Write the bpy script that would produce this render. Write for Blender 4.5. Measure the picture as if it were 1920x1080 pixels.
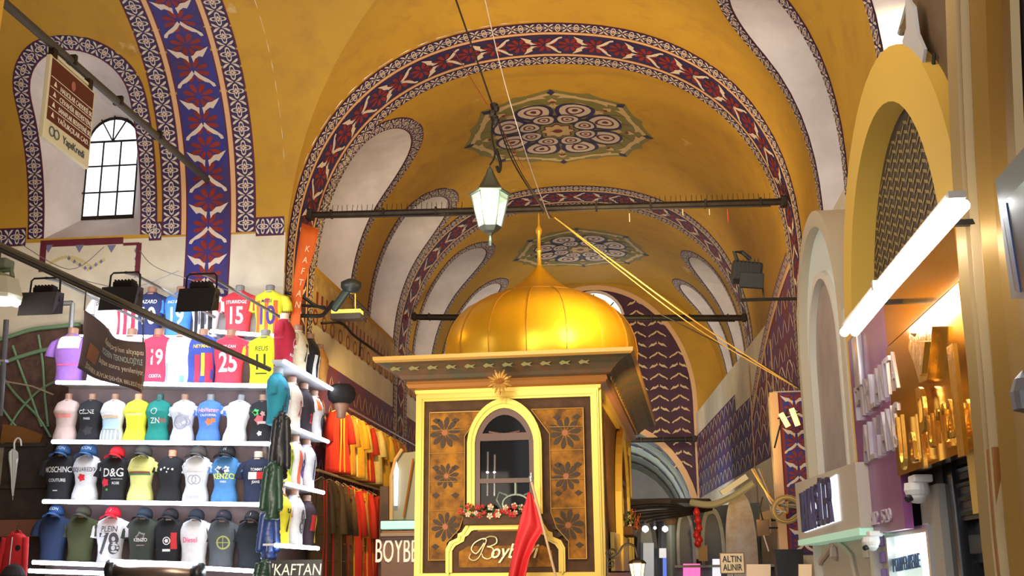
import bpy, bmesh, math, random
from mathutils import Vector, Matrix
from mathutils.geometry import delaunay_2d_cdt
from mathutils.bvhtree import BVHTree
random.seed(7)
PI=math.pi; RAD=math.radians
S=bpy.context.scene; COL=S.collection
for o in list(bpy.data.objects): bpy.data.objects.remove(o)

# ---------------------------------------------------------------- camera
FPX=2100.; HEAD=RAD(6.3); PITCH=RAD(14.3); ROLL=RAD(0.5)
CAM=Vector((0,0,1.7))
FW=Vector((-math.sin(HEAD)*math.cos(PITCH),math.cos(HEAD)*math.cos(PITCH),math.sin(PITCH)))
_R=Vector((math.cos(HEAD),math.sin(HEAD),0)); _U=_R.cross(FW)
RT=_R*math.cos(ROLL)-_U*math.sin(ROLL); UP=_U*math.cos(ROLL)+_R*math.sin(ROLL)
cd=bpy.data.cameras.new('camera'); cam=bpy.data.objects.new('camera',cd); COL.objects.link(cam)
m=Matrix((RT,UP,-FW)).transposed().to_4x4(); m.translation=CAM; cam.matrix_world=m
cd.sensor_width=36; cd.lens=FPX/1920*36; cd.clip_end=200; cd.clip_start=.05
S.camera=cam
def ray(x,y): return (FW*FPX+RT*(x-960)+UP*(540-y)).normalized()
def atY(x,y,D): d=ray(x,y); return CAM+d*(D/d.y)      # where the line of sight meets the upright plane y=D
def atX(x,y,X): d=ray(x,y); return CAM+d*(X/d.x)

# ---------------------------------------------------------------- world, light, exposure
w=bpy.data.worlds.new('daylight'); S.world=w; w.use_nodes=True
bg=w.node_tree.nodes['Background']; bg.inputs[0].default_value=(0.88,0.93,1,1); bg.inputs[1].default_value=2.3
S.view_settings.view_transform='Standard'; S.view_settings.look='None'
S.view_settings.gamma=1; S.view_settings.use_curve_mapping=False
S.view_settings.exposure=0.0
def lamp(name,kind,loc,energy,color=(1,1,1),size=.3,target=None,size_y=None,spot=60,blend=.6):
    l=bpy.data.lights.new(name,kind); l.energy=energy; l.color=color
    if kind=='AREA':
        l.size=size
        if size_y: l.shape='RECTANGLE'; l.size_y=size_y
    else: l.shadow_soft_size=size
    if kind=='SPOT': l.spot_size=RAD(spot); l.spot_blend=blend
    o=bpy.data.objects.new(name,l); COL.objects.link(o); o.location=loc
    if target is not None:
        o.rotation_euler=(Vector(target)-Vector(loc)).to_track_quat('-Z','Y').to_euler()
    return o
# hidden stand-ins for hall lamps: uplights, floods, the lit crossing behind the viewer
lamp('hall_fill','AREA',(-1.3,5,6.5),300,(1,.86,.66),3.5,(-1.3,15,8.5))
lamp('hall_fill','AREA',(-3.5,10,2.3),150,(1,.88,.7),2.5,(-2,14.5,6))
lamp('nave_uplight','SPOT',(-.2,14.2,5.2),420,(1,.78,.42),.35,(-1.2,19.5,9.6),spot=150)
lamp('nave_uplight','SPOT',(-1.2,21.3,5.2),330,(1,.80,.48),.35,(-1.2,26,9.6),spot=150)
lamp('nave_uplight','SPOT',(-1.2,27.5,4.8),260,(1,.84,.6),.35,(-1.2,31.5,7),spot=150)
lamp('branch_uplight','SPOT',(-7.5,12,4.2),170,(1,.88,.72),.5,(-7.5,14.6,8.5),spot=140)
lamp('kiosk_flood','SPOT',(-2.2,6.5,4.6),330,(1,.84,.55),.15,(-1.3,13.5,3.9),spot=42)
lamp('kiosk_flood','SPOT',(3.0,9.2,6.6),260,(1,.8,.42),.12,(-.8,15.5,5.2),spot=50)
lamp('passage_fill','POINT',(-.8,36,3.2),150,(.85,.97,1),.4)  # added fill that brightens the passage vault, no fixture there
lamp('shirt_row_fill','AREA',(-6.1,13.3,5.35),42,(.84,.9,1),3.2,(-6.1,14.5,4.5),.12)  # unseen fill added to brighten the top shirt rows
lamp('shop_row_light','AREA',(-.4,24,2.6),110,(.95,1,.95),2.,(-.4,28,2.4))

# ---------------------------------------------------------------- materials
MATS={}
def mat(name,col,rough=.6,metal=0,noise=0,scale=6,col2=None,bump=0,emit=None,es=0,alpha=None,trans=0,coat=0,spec=None):
    if name in MATS: return MATS[name]
    M=bpy.data.materials.new(name); M.use_nodes=True; nt=M.node_tree; b=nt.nodes['Principled BSDF']
    c=(*col,1) if len(col)==3 else col
    b.inputs['Base Color'].default_value=c; b.inputs['Roughness'].default_value=rough; b.inputs['Metallic'].default_value=metal
    if spec is not None: b.inputs['Specular IOR Level'].default_value=spec
    if trans: b.inputs['Transmission Weight'].default_value=trans
    if coat: b.inputs['Coat Weight'].default_value=coat
    if alpha is not None: b.inputs['Alpha'].default_value=alpha
    if emit: b.inputs['Emission Color'].default_value=(*emit,1); b.inputs['Emission Strength'].default_value=es
    if noise or bump:
        tc=nt.nodes.new('ShaderNodeTexCoord'); n=nt.nodes.new('ShaderNodeTexNoise'); n.inputs['Scale'].default_value=scale; n.inputs['Detail'].default_value=6
        n.inputs['Roughness'].default_value=.62
        nt.links.new(tc.outputs['Object'],n.inputs['Vector'])
        if noise:
            r=nt.nodes.new('ShaderNodeValToRGB'); c2=col2 or tuple(v*(1-noise) for v in col)
            r.color_ramp.elements[0].position=.38; r.color_ramp.elements[0].color=(*c2,1)
            r.color_ramp.elements[1].position=.62; r.color_ramp.elements[1].color=c
            nt.links.new(n.outputs[0],r.inputs[0]); nt.links.new(r.outputs[0],b.inputs['Base Color'])
        if bump:
            bp=nt.nodes.new('ShaderNodeBump'); bp.inputs['Strength'].default_value=bump; bp.inputs['Distance'].default_value=.02
            nt.links.new(n.outputs[0],bp.inputs['Height']); nt.links.new(bp.outputs[0],b.inputs['Normal'])
    MATS[name]=M; return M
def glow(name,col,s):
    return mat(name,(.8,.8,.8),emit=col,es=s)
def plaster():
    M=mat('ochre_plaster',(.62,.33,.035),.75); nt=M.node_tree; b=nt.nodes['Principled BSDF']
    tc=nt.nodes.new('ShaderNodeTexCoord')
    def nz(sc,lo,hi,det=6):
        n=nt.nodes.new('ShaderNodeTexNoise'); n.inputs['Scale'].default_value=sc; n.inputs['Detail'].default_value=det; n.inputs['Roughness'].default_value=.6
        nt.links.new(tc.outputs['Object'],n.inputs['Vector'])
        r=nt.nodes.new('ShaderNodeMapRange'); r.inputs[1].default_value=lo; r.inputs[2].default_value=hi
        nt.links.new(n.outputs[0],r.inputs[0]); return r.outputs[0]
    def mix(f,a,bb):
        x=nt.nodes.new('ShaderNodeMix'); x.data_type='RGBA'
        nt.links.new(f,x.inputs[0])
        for i,v in ((6,a),(7,bb)):
            if isinstance(v,tuple): x.inputs[i].default_value=(*v,1)
            else: nt.links.new(v,x.inputs[i])
        return x.outputs[2]
    c=mix(nz(.45,.35,.65),(.43,.235,.022),(.53,.30,.028))
    c=mix(nz(2.5,.5,.75),c,(.40,.21,.03))
    c=mix(nz(1.1,.66,.70,9),c,(.62,.42,.17))
    nt.links.new(c,b.inputs['Base Color']); return M
OCHRE=plaster()
WHITEP=mat('white_plaster',(.74,.68,.69),.8,noise=.18,scale=1.3)
CREAM=mat('cream_plaster',(.72,.67,.56),.8,noise=.25,scale=1.1,col2=(.60,.54,.43))
NAVY=mat('navy_paint',(.032,.020,.10),.6,noise=.3,scale=3)
BLUE=mat('cobalt_paint',(.03,.03,.24),.6,noise=.4,scale=1.0,col2=(.045,.022,.11))
MAROON=mat('maroon_paint',(.12,.012,.03),.6)
REDP=mat('brick_red_paint',(.26,.02,.015),.6,noise=.3,scale=2)
BONE=mat('bone_paint',(.66,.55,.47),.65)
PEACH=mat('peach_paint',(.70,.42,.22),.65)
OLIVE=mat('olive_paint',(.22,.19,.06),.65)
TAN=mat('tan_paint',(.62,.44,.22),.65)
IRON=mat('dark_iron',(.035,.025,.02),.55,.5,noise=.4,scale=8)
BLACK=mat('black_paint',(.012,.012,.014),.4)
GREYM=mat('grey_metal',(.25,.26,.27),.4,.6)
STEEL=mat('steel',(.6,.6,.62),.25,.9)
GOLD=mat('gold_paint',(.70,.42,.06),.32,.55)
GOLDF=mat('gold_frame',(.74,.50,.09),.38,.35)
GLASS=mat('clear_glass',(.9,.95,1),.03,trans=1)

# ---------------------------------------------------------------- mesh helpers
def obj(name,verts,faces,mats,parent=None,smooth=False,idx=None,loc=None,uv=None):
    me=bpy.data.meshes.new(name); me.from_pydata([tuple(v) for v in verts],[],faces)
    for mm in (mats if isinstance(mats,(list,tuple)) else [mats]): me.materials.append(mm)
    if idx: me.polygons.foreach_set('material_index',idx)
    if smooth: me.polygons.foreach_set('use_smooth',[True]*len(me.polygons))
    me.update(); o=bpy.data.objects.new(name,me); COL.objects.link(o)
    if parent: o.parent=parent
    if loc is not None: o.location=loc
    return o
def struct(o): o['kind']='structure'; return o
def tag(o,label,cat,group=None,kind=None):
    o['label']=label; o['category']=cat
    if group: o['group']=group
    if kind: o['kind']=kind
    return o
def empty(name,loc,label,cat,group=None,rz=0,rot=None):
    o=bpy.data.objects.new(name,None); COL.objects.link(o); o.location=loc; o.empty_display_size=.1
    o.rotation_euler=rot if rot else (0,0,rz); return tag(o,label,cat,group)
class MB:
    "collects shapes; build() links them as one mesh object"
    def __init__(s): s.v=[]; s.f=[]; s.i=[]; s.m=[]; s.T=Matrix()
    def mi(s,m):
        if m not in s.m: s.m.append(m)
        return s.m.index(m)
    def add(s,vs,fs,m):
        k=len(s.v); s.v+= [s.T@Vector(v) for v in vs]; s.f+=[[k+a for a in f] for f in fs]; s.i+=[s.mi(m)]*len(fs); return s
    def box(s,c,d,m,R=None,bev=0):
        x,y,z=d[0]/2,d[1]/2,d[2]/2; c=Vector(c)
        if bev:
            e=min(bev,x*.9,y*.9,z*.9); bm=bmesh.new(); bmesh.ops.create_cube(bm,size=1)
            for q in bm.verts: q.co=Vector((q.co.x*2*x,q.co.y*2*y,q.co.z*2*z))
            bmesh.ops.bevel(bm,geom=bm.edges[:],offset=e,segments=2,affect='EDGES',profile=.5)
            vs=[q.co.copy() for q in bm.verts]; bm.verts.index_update(); fs=[[q.index for q in f.verts] for f in bm.faces]; bm.free()
        else:
            vs=[Vector(((a-.5)*2*x,(b-.5)*2*y,(g-.5)*2*z)) for a in (0,1) for b in (0,1) for g in (0,1)]
            fs=[(0,1,3,2),(4,6,7,5),(0,4,5,1),(2,3,7,6),(0,2,6,4),(1,5,7,3)]
        if R is not None: vs=[R@q for q in vs]
        return s.add([c+q for q in vs],fs,m)
    def tube(s,pts,r,m,n=8,cap=True):
        pts=[Vector(p) for p in pts]; rs=r if isinstance(r,(list,tuple)) else [r]*len(pts); vs=[];fs=[]; u=None
        for i,p in enumerate(pts):
            t=(pts[min(i+1,len(pts)-1)]-pts[max(i-1,0)]).normalized()
            if u is None:
                u=t.orthogonal().normalized()
            u=(u-t*u.dot(t)).normalized(); b=t.cross(u)
            vs+=[p+(u*math.cos(2*PI*k/n)+b*math.sin(2*PI*k/n))*rs[i] for k in range(n)]
        for i in range(len(pts)-1):
            for k in range(n): fs.append((i*n+k,i*n+(k+1)%n,(i+1)*n+(k+1)%n,(i+1)*n+k))
        if cap: fs.append(tuple(range(n-1,-1,-1))); fs.append(tuple((len(pts)-1)*n+k for k in range(n)))
        return s.add(vs,fs,m)
    def lathe(s,prof,m,n=24,c=(0,0,0),a0=0,sx=1,sy=1):
        vs=[];fs=[]; c=Vector(c)
        for r,z in prof: vs+=[c+Vector((r*math.cos(a0+2*PI*k/n)*sx,r*math.sin(a0+2*PI*k/n)*sy,z)) for k in range(n)]
        for i in range(len(prof)-1):
            for k in range(n): fs.append((i*n+k,i*n+(k+1)%n,(i+1)*n+(k+1)%n,(i+1)*n+k))
        fs.append(tuple(range(n-1,-1,-1))); fs.append(tuple((len(prof)-1)*n+k for k in range(n)))
        return s.add(vs,fs,m)
    def prism(s,pts,d,m,ax='y',o=0):
        "extrude a 2-D outline by d; ax names the extrusion axis"
        def P(a,b,t): return {'y':(a,t,b),'x':(t,a,b),'z':(a,b,t)}[ax]
        n=len(pts); vs=[P(a,b,o) for a,b in pts]+[P(a,b,o+d) for a,b in pts]
        fs=[tuple(range(n)),tuple(range(2*n-1,n-1,-1))]+[(k,(k+1)%n,n+(k+1)%n,n+k) for k in range(n)]
        return s.add(vs,fs,m)
    def ringprism(s,outer,inner,d,m,ax='y',o=0,closed=True):
        "frame between two outlines with equal point counts"
        def P(a,b,t): return {'y':(a,t,b),'x':(t,a,b),'z':(a,b,t)}[ax]
        n=len(outer); vs=[P(a,b,o) for a,b in outer]+[P(a,b,o) for a,b in inner]+[P(a,b,o+d) for a,b in outer]+[P(a,b,o+d) for a,b in inner]
        fs=[]
        for k in range(n if closed else n-1):
            j=(k+1)%n; fs+=[(k,j,n+j,n+k),(2*n+k,3*n+k,3*n+j,2*n+j),(k,2*n+k,2*n+j,j),(n+k,n+j,3*n+j,3*n+k)]
        return s.add(vs,fs,m)
    def build(s,name,parent=None,smooth=False,loc=None):
        o=obj(name,s.v,s.f,s.m,parent,smooth,s.i,loc)
        bm=bmesh.new(); bm.from_mesh(o.data); bmesh.ops.recalc_face_normals(bm,faces=bm.faces); bm.to_mesh(o.data); bm.free()
        return o
def smooth_angle(o,a=40):
    me=o.data; me.polygons.foreach_set('use_smooth',[True]*len(me.polygons)); me.set_sharp_from_angle(angle=RAD(a)); return o
def text_mesh(s,size=1,ext=0,align='CENTER',shear=0,bev=0,res=3,sx=1,space=1,off=0):
    c=bpy.data.curves.new('t','FONT'); c.body=s; c.size=size; c.extrude=ext; c.align_x=align; c.align_y='CENTER'; c.shear=shear; c.bevel_depth=bev; c.resolution_u=res; c.space_character=space; c.offset=off
    o=bpy.data.objects.new('t',c); COL.objects.link(o)
    dg=bpy.context.evaluated_depsgraph_get(); me=bpy.data.meshes.new_from_object(o.evaluated_get(dg))
    vs=[Vector((v.co.x*sx,v.co.y,v.co.z)) for v in me.vertices]; fs=[list(p.vertices) for p in me.polygons]
    bpy.data.objects.remove(o); bpy.data.curves.remove(c); bpy.data.meshes.remove(me); return vs,fs
def text(name,s,size,m,parent,T,ext=.004,**k):
    vs,fs=text_mesh(s,size,ext,**k); return obj(name,[T@v for v in vs],fs,m,parent)
def frame(o,right,up):
    r=Vector(right).normalized(); u=Vector(up); u=(u-r*u.dot(r)).normalized(); n=r.cross(u)
    M=Matrix((r,u,n)).transposed().to_4x4(); M.translation=Vector(o); return M

# ---------------------------------------------------------------- the vaults: nave along y, branch to the left along x
UC=-1.25; ZS=5.9; RA=3.68; RB=3.7; NN=2.4; VW=15.; VC=VW-RA; VBACK=30.7; XL0=UC-RA
_N=600; _P=[]
for i in range(_N+1):
    t=PI*i/_N; c=math.cos(t); s_=math.sin(t) if 0<i<_N else 0
    _P.append(Vector((math.copysign(abs(c)**(2/NN),c)*RA, s_**(2/NN)*RB if s_>0 else 0)))
_L=[0]
for i in range(_N): _L.append(_L[-1]+(_P[i+1]-_P[i]).length)
LT=_L[-1]; HALF=LT/2
import bisect
def prof(s):
    "arc length -> (offset from axis, z, inward normal)"
    if s<=0: return RA,ZS+s,(-1,0)
    if s>=LT: return -RA,ZS-(s-LT),(1,0)
    i=min(max(bisect.bisect(_L,s)-1,0),_N-1); t=(s-_L[i])/(_L[i+1]-_L[i]); p=_P[i].lerp(_P[i+1],t)
    d=(_P[min(i+4,_N)]-_P[max(i-3,0)]).normalized()
    return p.x,ZS+p.y,(-d.y,d.x)
def MA(v,s,h=0):
    c,z,n=prof(s); return Vector((UC+c+n[0]*h,v,z+n[1]*h))
def MBr(u,s,h=0):
    c,z,n=prof(s); return Vector((u,VC+c+n[0]*h,z+n[1]*h))
def arch_outline(c,w,s0,s1,n=14,k=1.0):
    "closed outline: up the right side, round the top, down the left"
    r=w*k; pts=[(c+w,s0+(s1-r-s0)*i/8) for i in range(8)]
    pts+=[(c+w*math.cos(PI*i/n),s1-r+r*math.sin(PI*i/n)) for i in range(n+1)]
    pts+=[(c-w,s1-r-(s1-r-s0)*i/8) for i in range(1,9)]
    pts+=[(c-w+2*w*i/4,s0) for i in range(1,4)]
    return pts
def inside(p,poly):
    r=False; j=len(poly)-1
    for i in range(len(poly)):
        a,b=poly[i],poly[j]
        if (a[1]>p[1])!=(b[1]>p[1]) and p[0]<(b[0]-a[0])*(p[1]-a[1])/(b[1]-a[1])+a[0]: r=not r
        j=i
    return r
def shell(name,Mf,a0,a1,s0,s1,holes,m,step=.3):
    pts=[];ed=[]
    na=max(2,int((a1-a0)/step)); ns=max(2,int((s1-s0)/step))
    for i in range(na+1):
        for j in range(ns+1):
            p=(a0+(a1-a0)*i/na,s0+(s1-s0)*j/ns)
            if 0<i<na and 0<j<ns and any(abs(p[0]-q[0])<.08 and abs(p[1]-q[1])<.08 for h in holes for q in h): continue
            pts.append(Vector(p))
    for h in holes:
        k=len(pts); pts+=[Vector(q) for q in h]; n=len(h); ed+=[(k+i,k+(i+1)%n) for i in range(n)]
    vs,_,fs,*r=delaunay_2d_cdt(pts,ed,[],0,1e-5)
    fs=[f for f in fs if not any(inside(sum((vs[i] for i in f),Vector((0,0)))/len(f),h) for h in holes)]
    return struct(obj(name,[Mf(v.x,v.y) for v in vs],fs,m,smooth=True))
# window openings: (centre along the vault, half width, sill arc, top arc)
WL=[(17.55,1.0,.50,3.45),(21.15,1.0,.50,3.50),(25.3,.95,.6,3.75),(28.5,.8,.6,3.7)]
WR=[(9.2,.72,-.1,3.2),(13.05,.72,-.1,3.2),(25.6,.85,.2,3.2),(28.5,.75,.2,3.35)]
WB=[(-7.86,.74,.65,3.42),(-12.3,.74,.65,3.42)]
lh=[[(c+(p-c),LT-q) for p,q in arch_outline(c,w,a,b)] for c,w,a,b in WL]
rh=[arch_outline(c,w,a,b) for c,w,a,b in WR]
bh=[arch_outline(c,w,a,b) for c,w,a,b in WB]
shell('ceiling',MA,VW,VBACK,HALF,LT,lh,OCHRE)
shell('ceiling',MA,-3,VBACK,0,HALF,rh,OCHRE)
shell('ceiling',MBr,-15,UC-RA,0,HALF,bh,OCHRE)
def ruled(name,f,ni,nj,m):
    vs=[f(i/ni,j/nj) for i in range(ni+1) for j in range(nj+1)]
    fs=[(i*(nj+1)+j,(i+1)*(nj+1)+j,(i+1)*(nj+1)+j+1,i*(nj+1)+j+1) for i in range(ni) for j in range(nj)]
    return struct(obj(name,vs,fs,m,smooth=True))
def groinA(a,b):   # left half of the nave vault between the groin and the first arch
    s=HALF+a*HALF; c=abs(prof(s)[0]); v=VC+c+(VW-VC-c)*b; return MA(v,s)
def groinB(a,b):
    s=a*HALF; c=prof(s)[0]; u=UC-RA+(RA-c)*b; return MBr(u,s)
def groinB2(a,b):
    s=LT-a*HALF; c=abs(prof(s)[0]); u=-15+(UC-c+15)*b; return MBr(u,s)
def groinA2(a,b):
    s=HALF+a*HALF; c=abs(prof(s)[0]); v=-3+(VC-c+3)*b; return MA(v,s)
ruled('ceiling',groinA,24,6,OCHRE); ruled('ceiling',groinB,24,8,OCHRE); ruled('ceiling',groinB2,20,8,OCHRE); ruled('ceiling',groinA2,20,6,OCHRE)
# window shafts: splayed white reveals that end in a glazed frame two metres out
def shaft(c,w,a,b,side,n):
    ol=arch_outline(c,w,a,b); z0=ZS+a+.35; pw=w*.52; zt=z0+(b-a)*.5
    po=arch_outline(c,pw,z0,zt)
    if side=='B':
        pw=.42; po=arch_outline(c,pw,6.95,8.62); o3=[MBr(p,q) for p,q in ol]; p3=[Vector((p,VW+.4,q)) for p,q in po]
    elif side=='L': o3=[MA(p,LT-q) for p,q in ol]; p3=[Vector((UC-RA-2.0,p,q)) for p,q in po]
    else: o3=[MA(p,q) for p,q in ol]; p3=[Vector((UC+RA+2.0,p,q)) for p,q in po]
    k=len(ol); vs=list(o3)
    for t in (.33,.66): vs+=[o3[i].lerp(p3[i],t) for i in range(k)]
    vs+=p3
    fs=[(r*k+i,r*k+(i+1)%k,(r+1)*k+(i+1)%k,(r+1)*k+i) for r in range(3) for i in range(k)]
    W=struct(obj('window_%d'%n,vs,fs,WHITEP))
    ctr=sum(p3,Vector())/k; g=MB()
    inn=[p.lerp(ctr,.07) for p in p3]
    g.add(p3+inn,[(i,(i+1)%k,k+(i+1)%k,k+i) for i in range(k)],IRON)
    zz=[p.z for p in p3]; zl,zh=min(zz),max(zz); hz=zh-pw
    def P(t,z): return Vector((c+t,VW+.37,z)) if side=='B' else Vector(((UC-RA-1.97) if side=='L' else (UC+RA+1.97),c+t,z))
    for t in (-pw/3,pw/3): g.tube([P(t,zl),P(t,hz)],.014,IRON,6)
    for q in (.34,.68): g.tube([P(-pw,zl+(hz-zl)*q),P(pw,zl+(hz-zl)*q)],.014,IRON,6)
    g.tube([P(-pw,hz),P(pw,hz)],.018,IRON,6)
    for an in (60,90,120): g.tube([P(0,hz),P(pw*math.cos(RAD(an)),hz+pw*math.sin(RAD(an)))],.012,IRON,6)
    g.build('window_frame',W)
n=1
for L,sd in ((WB,'B'),(WL,'L'),(WR,'R')):
    for q in L: shaft(*q,sd,n); n+=1

# ---------------------------------------------------------------- painted ornament
class Paint:
    "flat painted shapes, mapped on a wall or vault"
    def __init__(s,Mf): s.M=Mf; s.b=MB()
    def poly(s,pts,m,h): s.b.add([s.M(p[0],p[1],h) for p in pts],[tuple(range(len(pts)))],m)
    def ring(s,o,i,m,h):
        n=len(o); s.b.add([s.M(p[0],p[1],h) for p in o]+[s.M(p[0],p[1],h) for p in i],[(k,(k+1)%n,n+(k+1)%n,n+k) for k in range(n)],m)
    def build(s,name): return struct(s.b.build(name))
class Path:
    def __init__(s,pts):
        s.p=[Vector(p) for p in pts]; s.l=[0]
        for a,b in zip(s.p,s.p[1:]): s.l.append(s.l[-1]+(b-a).length)
        s.L=s.l[-1]
        s.n=[]
        for i in range(len(s.p)):
            d=(s.p[min(i+1,len(s.p)-1)]-s.p[max(i-1,0)]).normalized(); s.n.append(Vector((-d.y,d.x)))
    def __call__(s,l,t):
        l=min(max(l,0),s.L); i=min(max(bisect.bisect(s.l,l)-1,0),len(s.p)-2)
        f=(l-s.l[i])/max(1e-9,s.l[i+1]-s.l[i]); n=s.n[i].lerp(s.n[i+1],f)
        return s.p[i].lerp(s.p[i+1],f)+n*t
def ribbon(P,path,t0,t1,m,h,l0=0,l1=None,step=.12):
    l1=path.L if l1 is None else l1; n=max(2,int((l1-l0)/step)); vs=[]
    for i in range(n+1):
        for t in (t0,t1): q=path(l0+(l1-l0)*i/n,t); vs.append(P.M(q.x,q.y,h))
    P.b.add(vs,[(2*i,2*i+1,2*i+3,2*i+2) for i in range(n)],m)
def quatrefoils(P,path,w,l0=0,l1=None,det=1):
    "border: navy ground, maroon edges, bone quatrefoil chain"
    l1=path.L if l1 is None else l1; hw=w/2
    ribbon(P,path,-hw,hw,MAROON,.004,l0,l1); ribbon(P,path,-hw*.86,hw*.86,NAVY,.008,l0,l1)
    n=max(1,round((l1-l0)/(w*.92))); c=(l1-l0)/n; r=min(c,w)*.5
    for k in range(n):
        lc=l0+(k+.5)*c
        def L(x,y): q=path(lc+x*c,y*w); return (q.x,q.y)
        N=24; out=[];inn=[]
        for i in range(N):
            a=2*PI*i/N; e=.30+.11*math.cos(4*a); out.append(L(e*math.cos(a),e*math.sin(a))); e2=e-.09; inn.append(L(e2*math.cos(a),e2*math.sin(a)))
        P.ring(out,inn,BONE,.013)
        for q in range(4):
            a=q*PI/2; pe=[(0,.03),(.09,.06),(.19,0),(.09,-.06),(0,-.03)]
            P.poly([L(x*math.cos(a)-y*math.sin(a),x*math.sin(a)+y*math.cos(a)) for x,y in pe],BONE,.013)
        P.poly([L(.045*math.cos(2*PI*i/6),.045*math.sin(2*PI*i/6)) for i in range(6)],REDP,.017)
        for sy in (1,-1):      # leaves between the foils
            for sx in (1,-1):
                P.poly([L(sx*.50,sy*.03),L(sx*.40,sy*.16),L(sx*.28,sy*.30),L(sx*.24,sy*.40),L(sx*.36,sy*.38),L(sx*.46,sy*.26)],BONE,.013)
FE=[(0,.0),(.06,.05),(.16,.08),(.28,.17),(.40,.23),(.43,.29),(.30,.27),(.18,.19),(.05,.1)]     # slender feather of the upright pairs
BI=[(.05,-.10),(.10,-.03),(.20,.02),(.27,.0),(.36,.10),(.44,.20),(.36,.17),(.27,.13),(.17,.12),(.08,.04),(.03,.03)]
def bird_motif(P,L,h,m=None,leaf=True):
    m=m or BONE
    for s in (1,-1):
        P.poly([L(-.12+y*.95,s*x) for x,y in [(0,.0),(.08,-.09),(.2,-.17),(.30,-.20),(.36,-.28),(.42,-.27),(.40,-.21),(.28,-.12),(.15,-.04),(.03,.07)]],m,h+.005)
        P.poly([L(.20+y,s*x) for x,y in BI],m,h+.005)
    if leaf:
        for cx in (-.05,.45):
            for k in range(8):
                a=PI*k/4+PI/8; ca,sa=math.cos(a),math.sin(a)
                lf=[(.05,0),(.14,.045),(.26,.05),(.30,0),(.26,-.05),(.14,-.045)]
                P.poly([L(cx+(x*ca-y*sa)*.85,(x*sa+y*ca)*1.2) for x,y in lf],REDP,h)
def birds(P,path,w,l0=0,l1=None,ground=None,per=.78,edges=True):
    l1=path.L if l1 is None else l1; hw=w/2; g=ground or NAVY
    if edges: ribbon(P,path,-hw,hw,MAROON,.004,l0,l1); ribbon(P,path,-hw*.93,hw*.93,g,.008,l0,l1)
    else: ribbon(P,path,-hw,hw,g,.006,l0,l1)
    n=max(1,round((l1-l0)/per)); c=(l1-l0)/n
    for k in range(n):
        lc=l0+(k+.5)*c
        bird_motif(P,lambda x,y:(lambda q:(q.x,q.y))(path(lc+x*c,y*w)),.013)
def vband(P,Mrev,a0,dirn=1,s0=0,s1=LT,ground=None):
    "full transverse band: border, stripe, birds, stripe, border"
    def line(a): return Path([(a+.55*max(0,1-max(s0+(s1-s0)*i/60,0)/HALF),s0+(s1-s0)*i/60) for i in range(61)])
    x=a0
    quatrefoils(P,line(x+dirn*.15),.30); ribbon(P,line(x+dirn*.335),-.035,.035,PEACH,.008)
    birds(P,line(x+dirn*.70),.66,ground=ground); ribbon(P,line(x+dirn*1.065),-.035,.035,PEACH,.008)
    quatrefoils(P,line(x+dirn*1.25),.30)
p=Paint(MA); vband(p,None,VW+.05,1,-3,LT+3); p.build('trim_1')
p=Paint(MA); vband(p,None,22.3,1,-2,LT+2); p.build('trim_2')
p=Paint(MBr)
def bl(u,s0,s1): return Path([(u,s0+(s1-s0)*i/50) for i in range(51)])
birds(p,bl(-6.08,-1.9,HALF+2),.68,ground=BLUE)
for u in (-6.455,-5.705): ribbon(p,bl(u,.62,HALF+2),-.035,.035,PEACH,.009)
quatrefoils(p,bl(-6.64,.62,HALF+2),.30); quatrefoils(p,bl(-5.52,.62,HALF+2),.30)
quatrefoils(p,Path([(-5.37,.69),(-4.95,.69)]),.28)
quatrefoils(p,Path([(-6.98,.69),(-6.79,.69)]),.28)
quatrefoils(p,Path([(-11.3,.69),(-8.88,.69)]),.28)
p.build('trim_3')
def wborder(P,q,flip=None,w=.26,base=True):
    c,hw,a,b=q; r=hw+w/2
    pts=[(c+r,a+(b-hw-a)*i/12) for i in range(12)]+[(c+r*math.cos(PI*i/20),b-hw+r*math.sin(PI*i/20)) for i in range(21)]+[(c-r,b-hw-(b-hw-a)*i/12) for i in range(1,13)]
    if flip: pts=[(x,LT-y) for x,y in pts]
    quatrefoils(P,Path(pts),w)
p=Paint(MBr); [wborder(p,q) for q in WB]
for k in range(6): ribbon(p,Path([(-15,.04+.1*k),(XL0,.04+.1*k)]),-.052,.052,CREAM,.0028)
p.build('trim_4')
p=Paint(MA)
for q in WL: wborder(p,q,True)
for a,b in ((18.8,19.9),(16.35,16.3),(22.28,22.3),(26.5,27.45),(23.7,24.1)):
    if b-a>.2: quatrefoils(p,Path([(a,LT-.45),(b,LT-.45)]),.26)
p.build('trim_5')
p=Paint(MA)
for q in WR: wborder(p,q)
p.build('trim_6')
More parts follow.
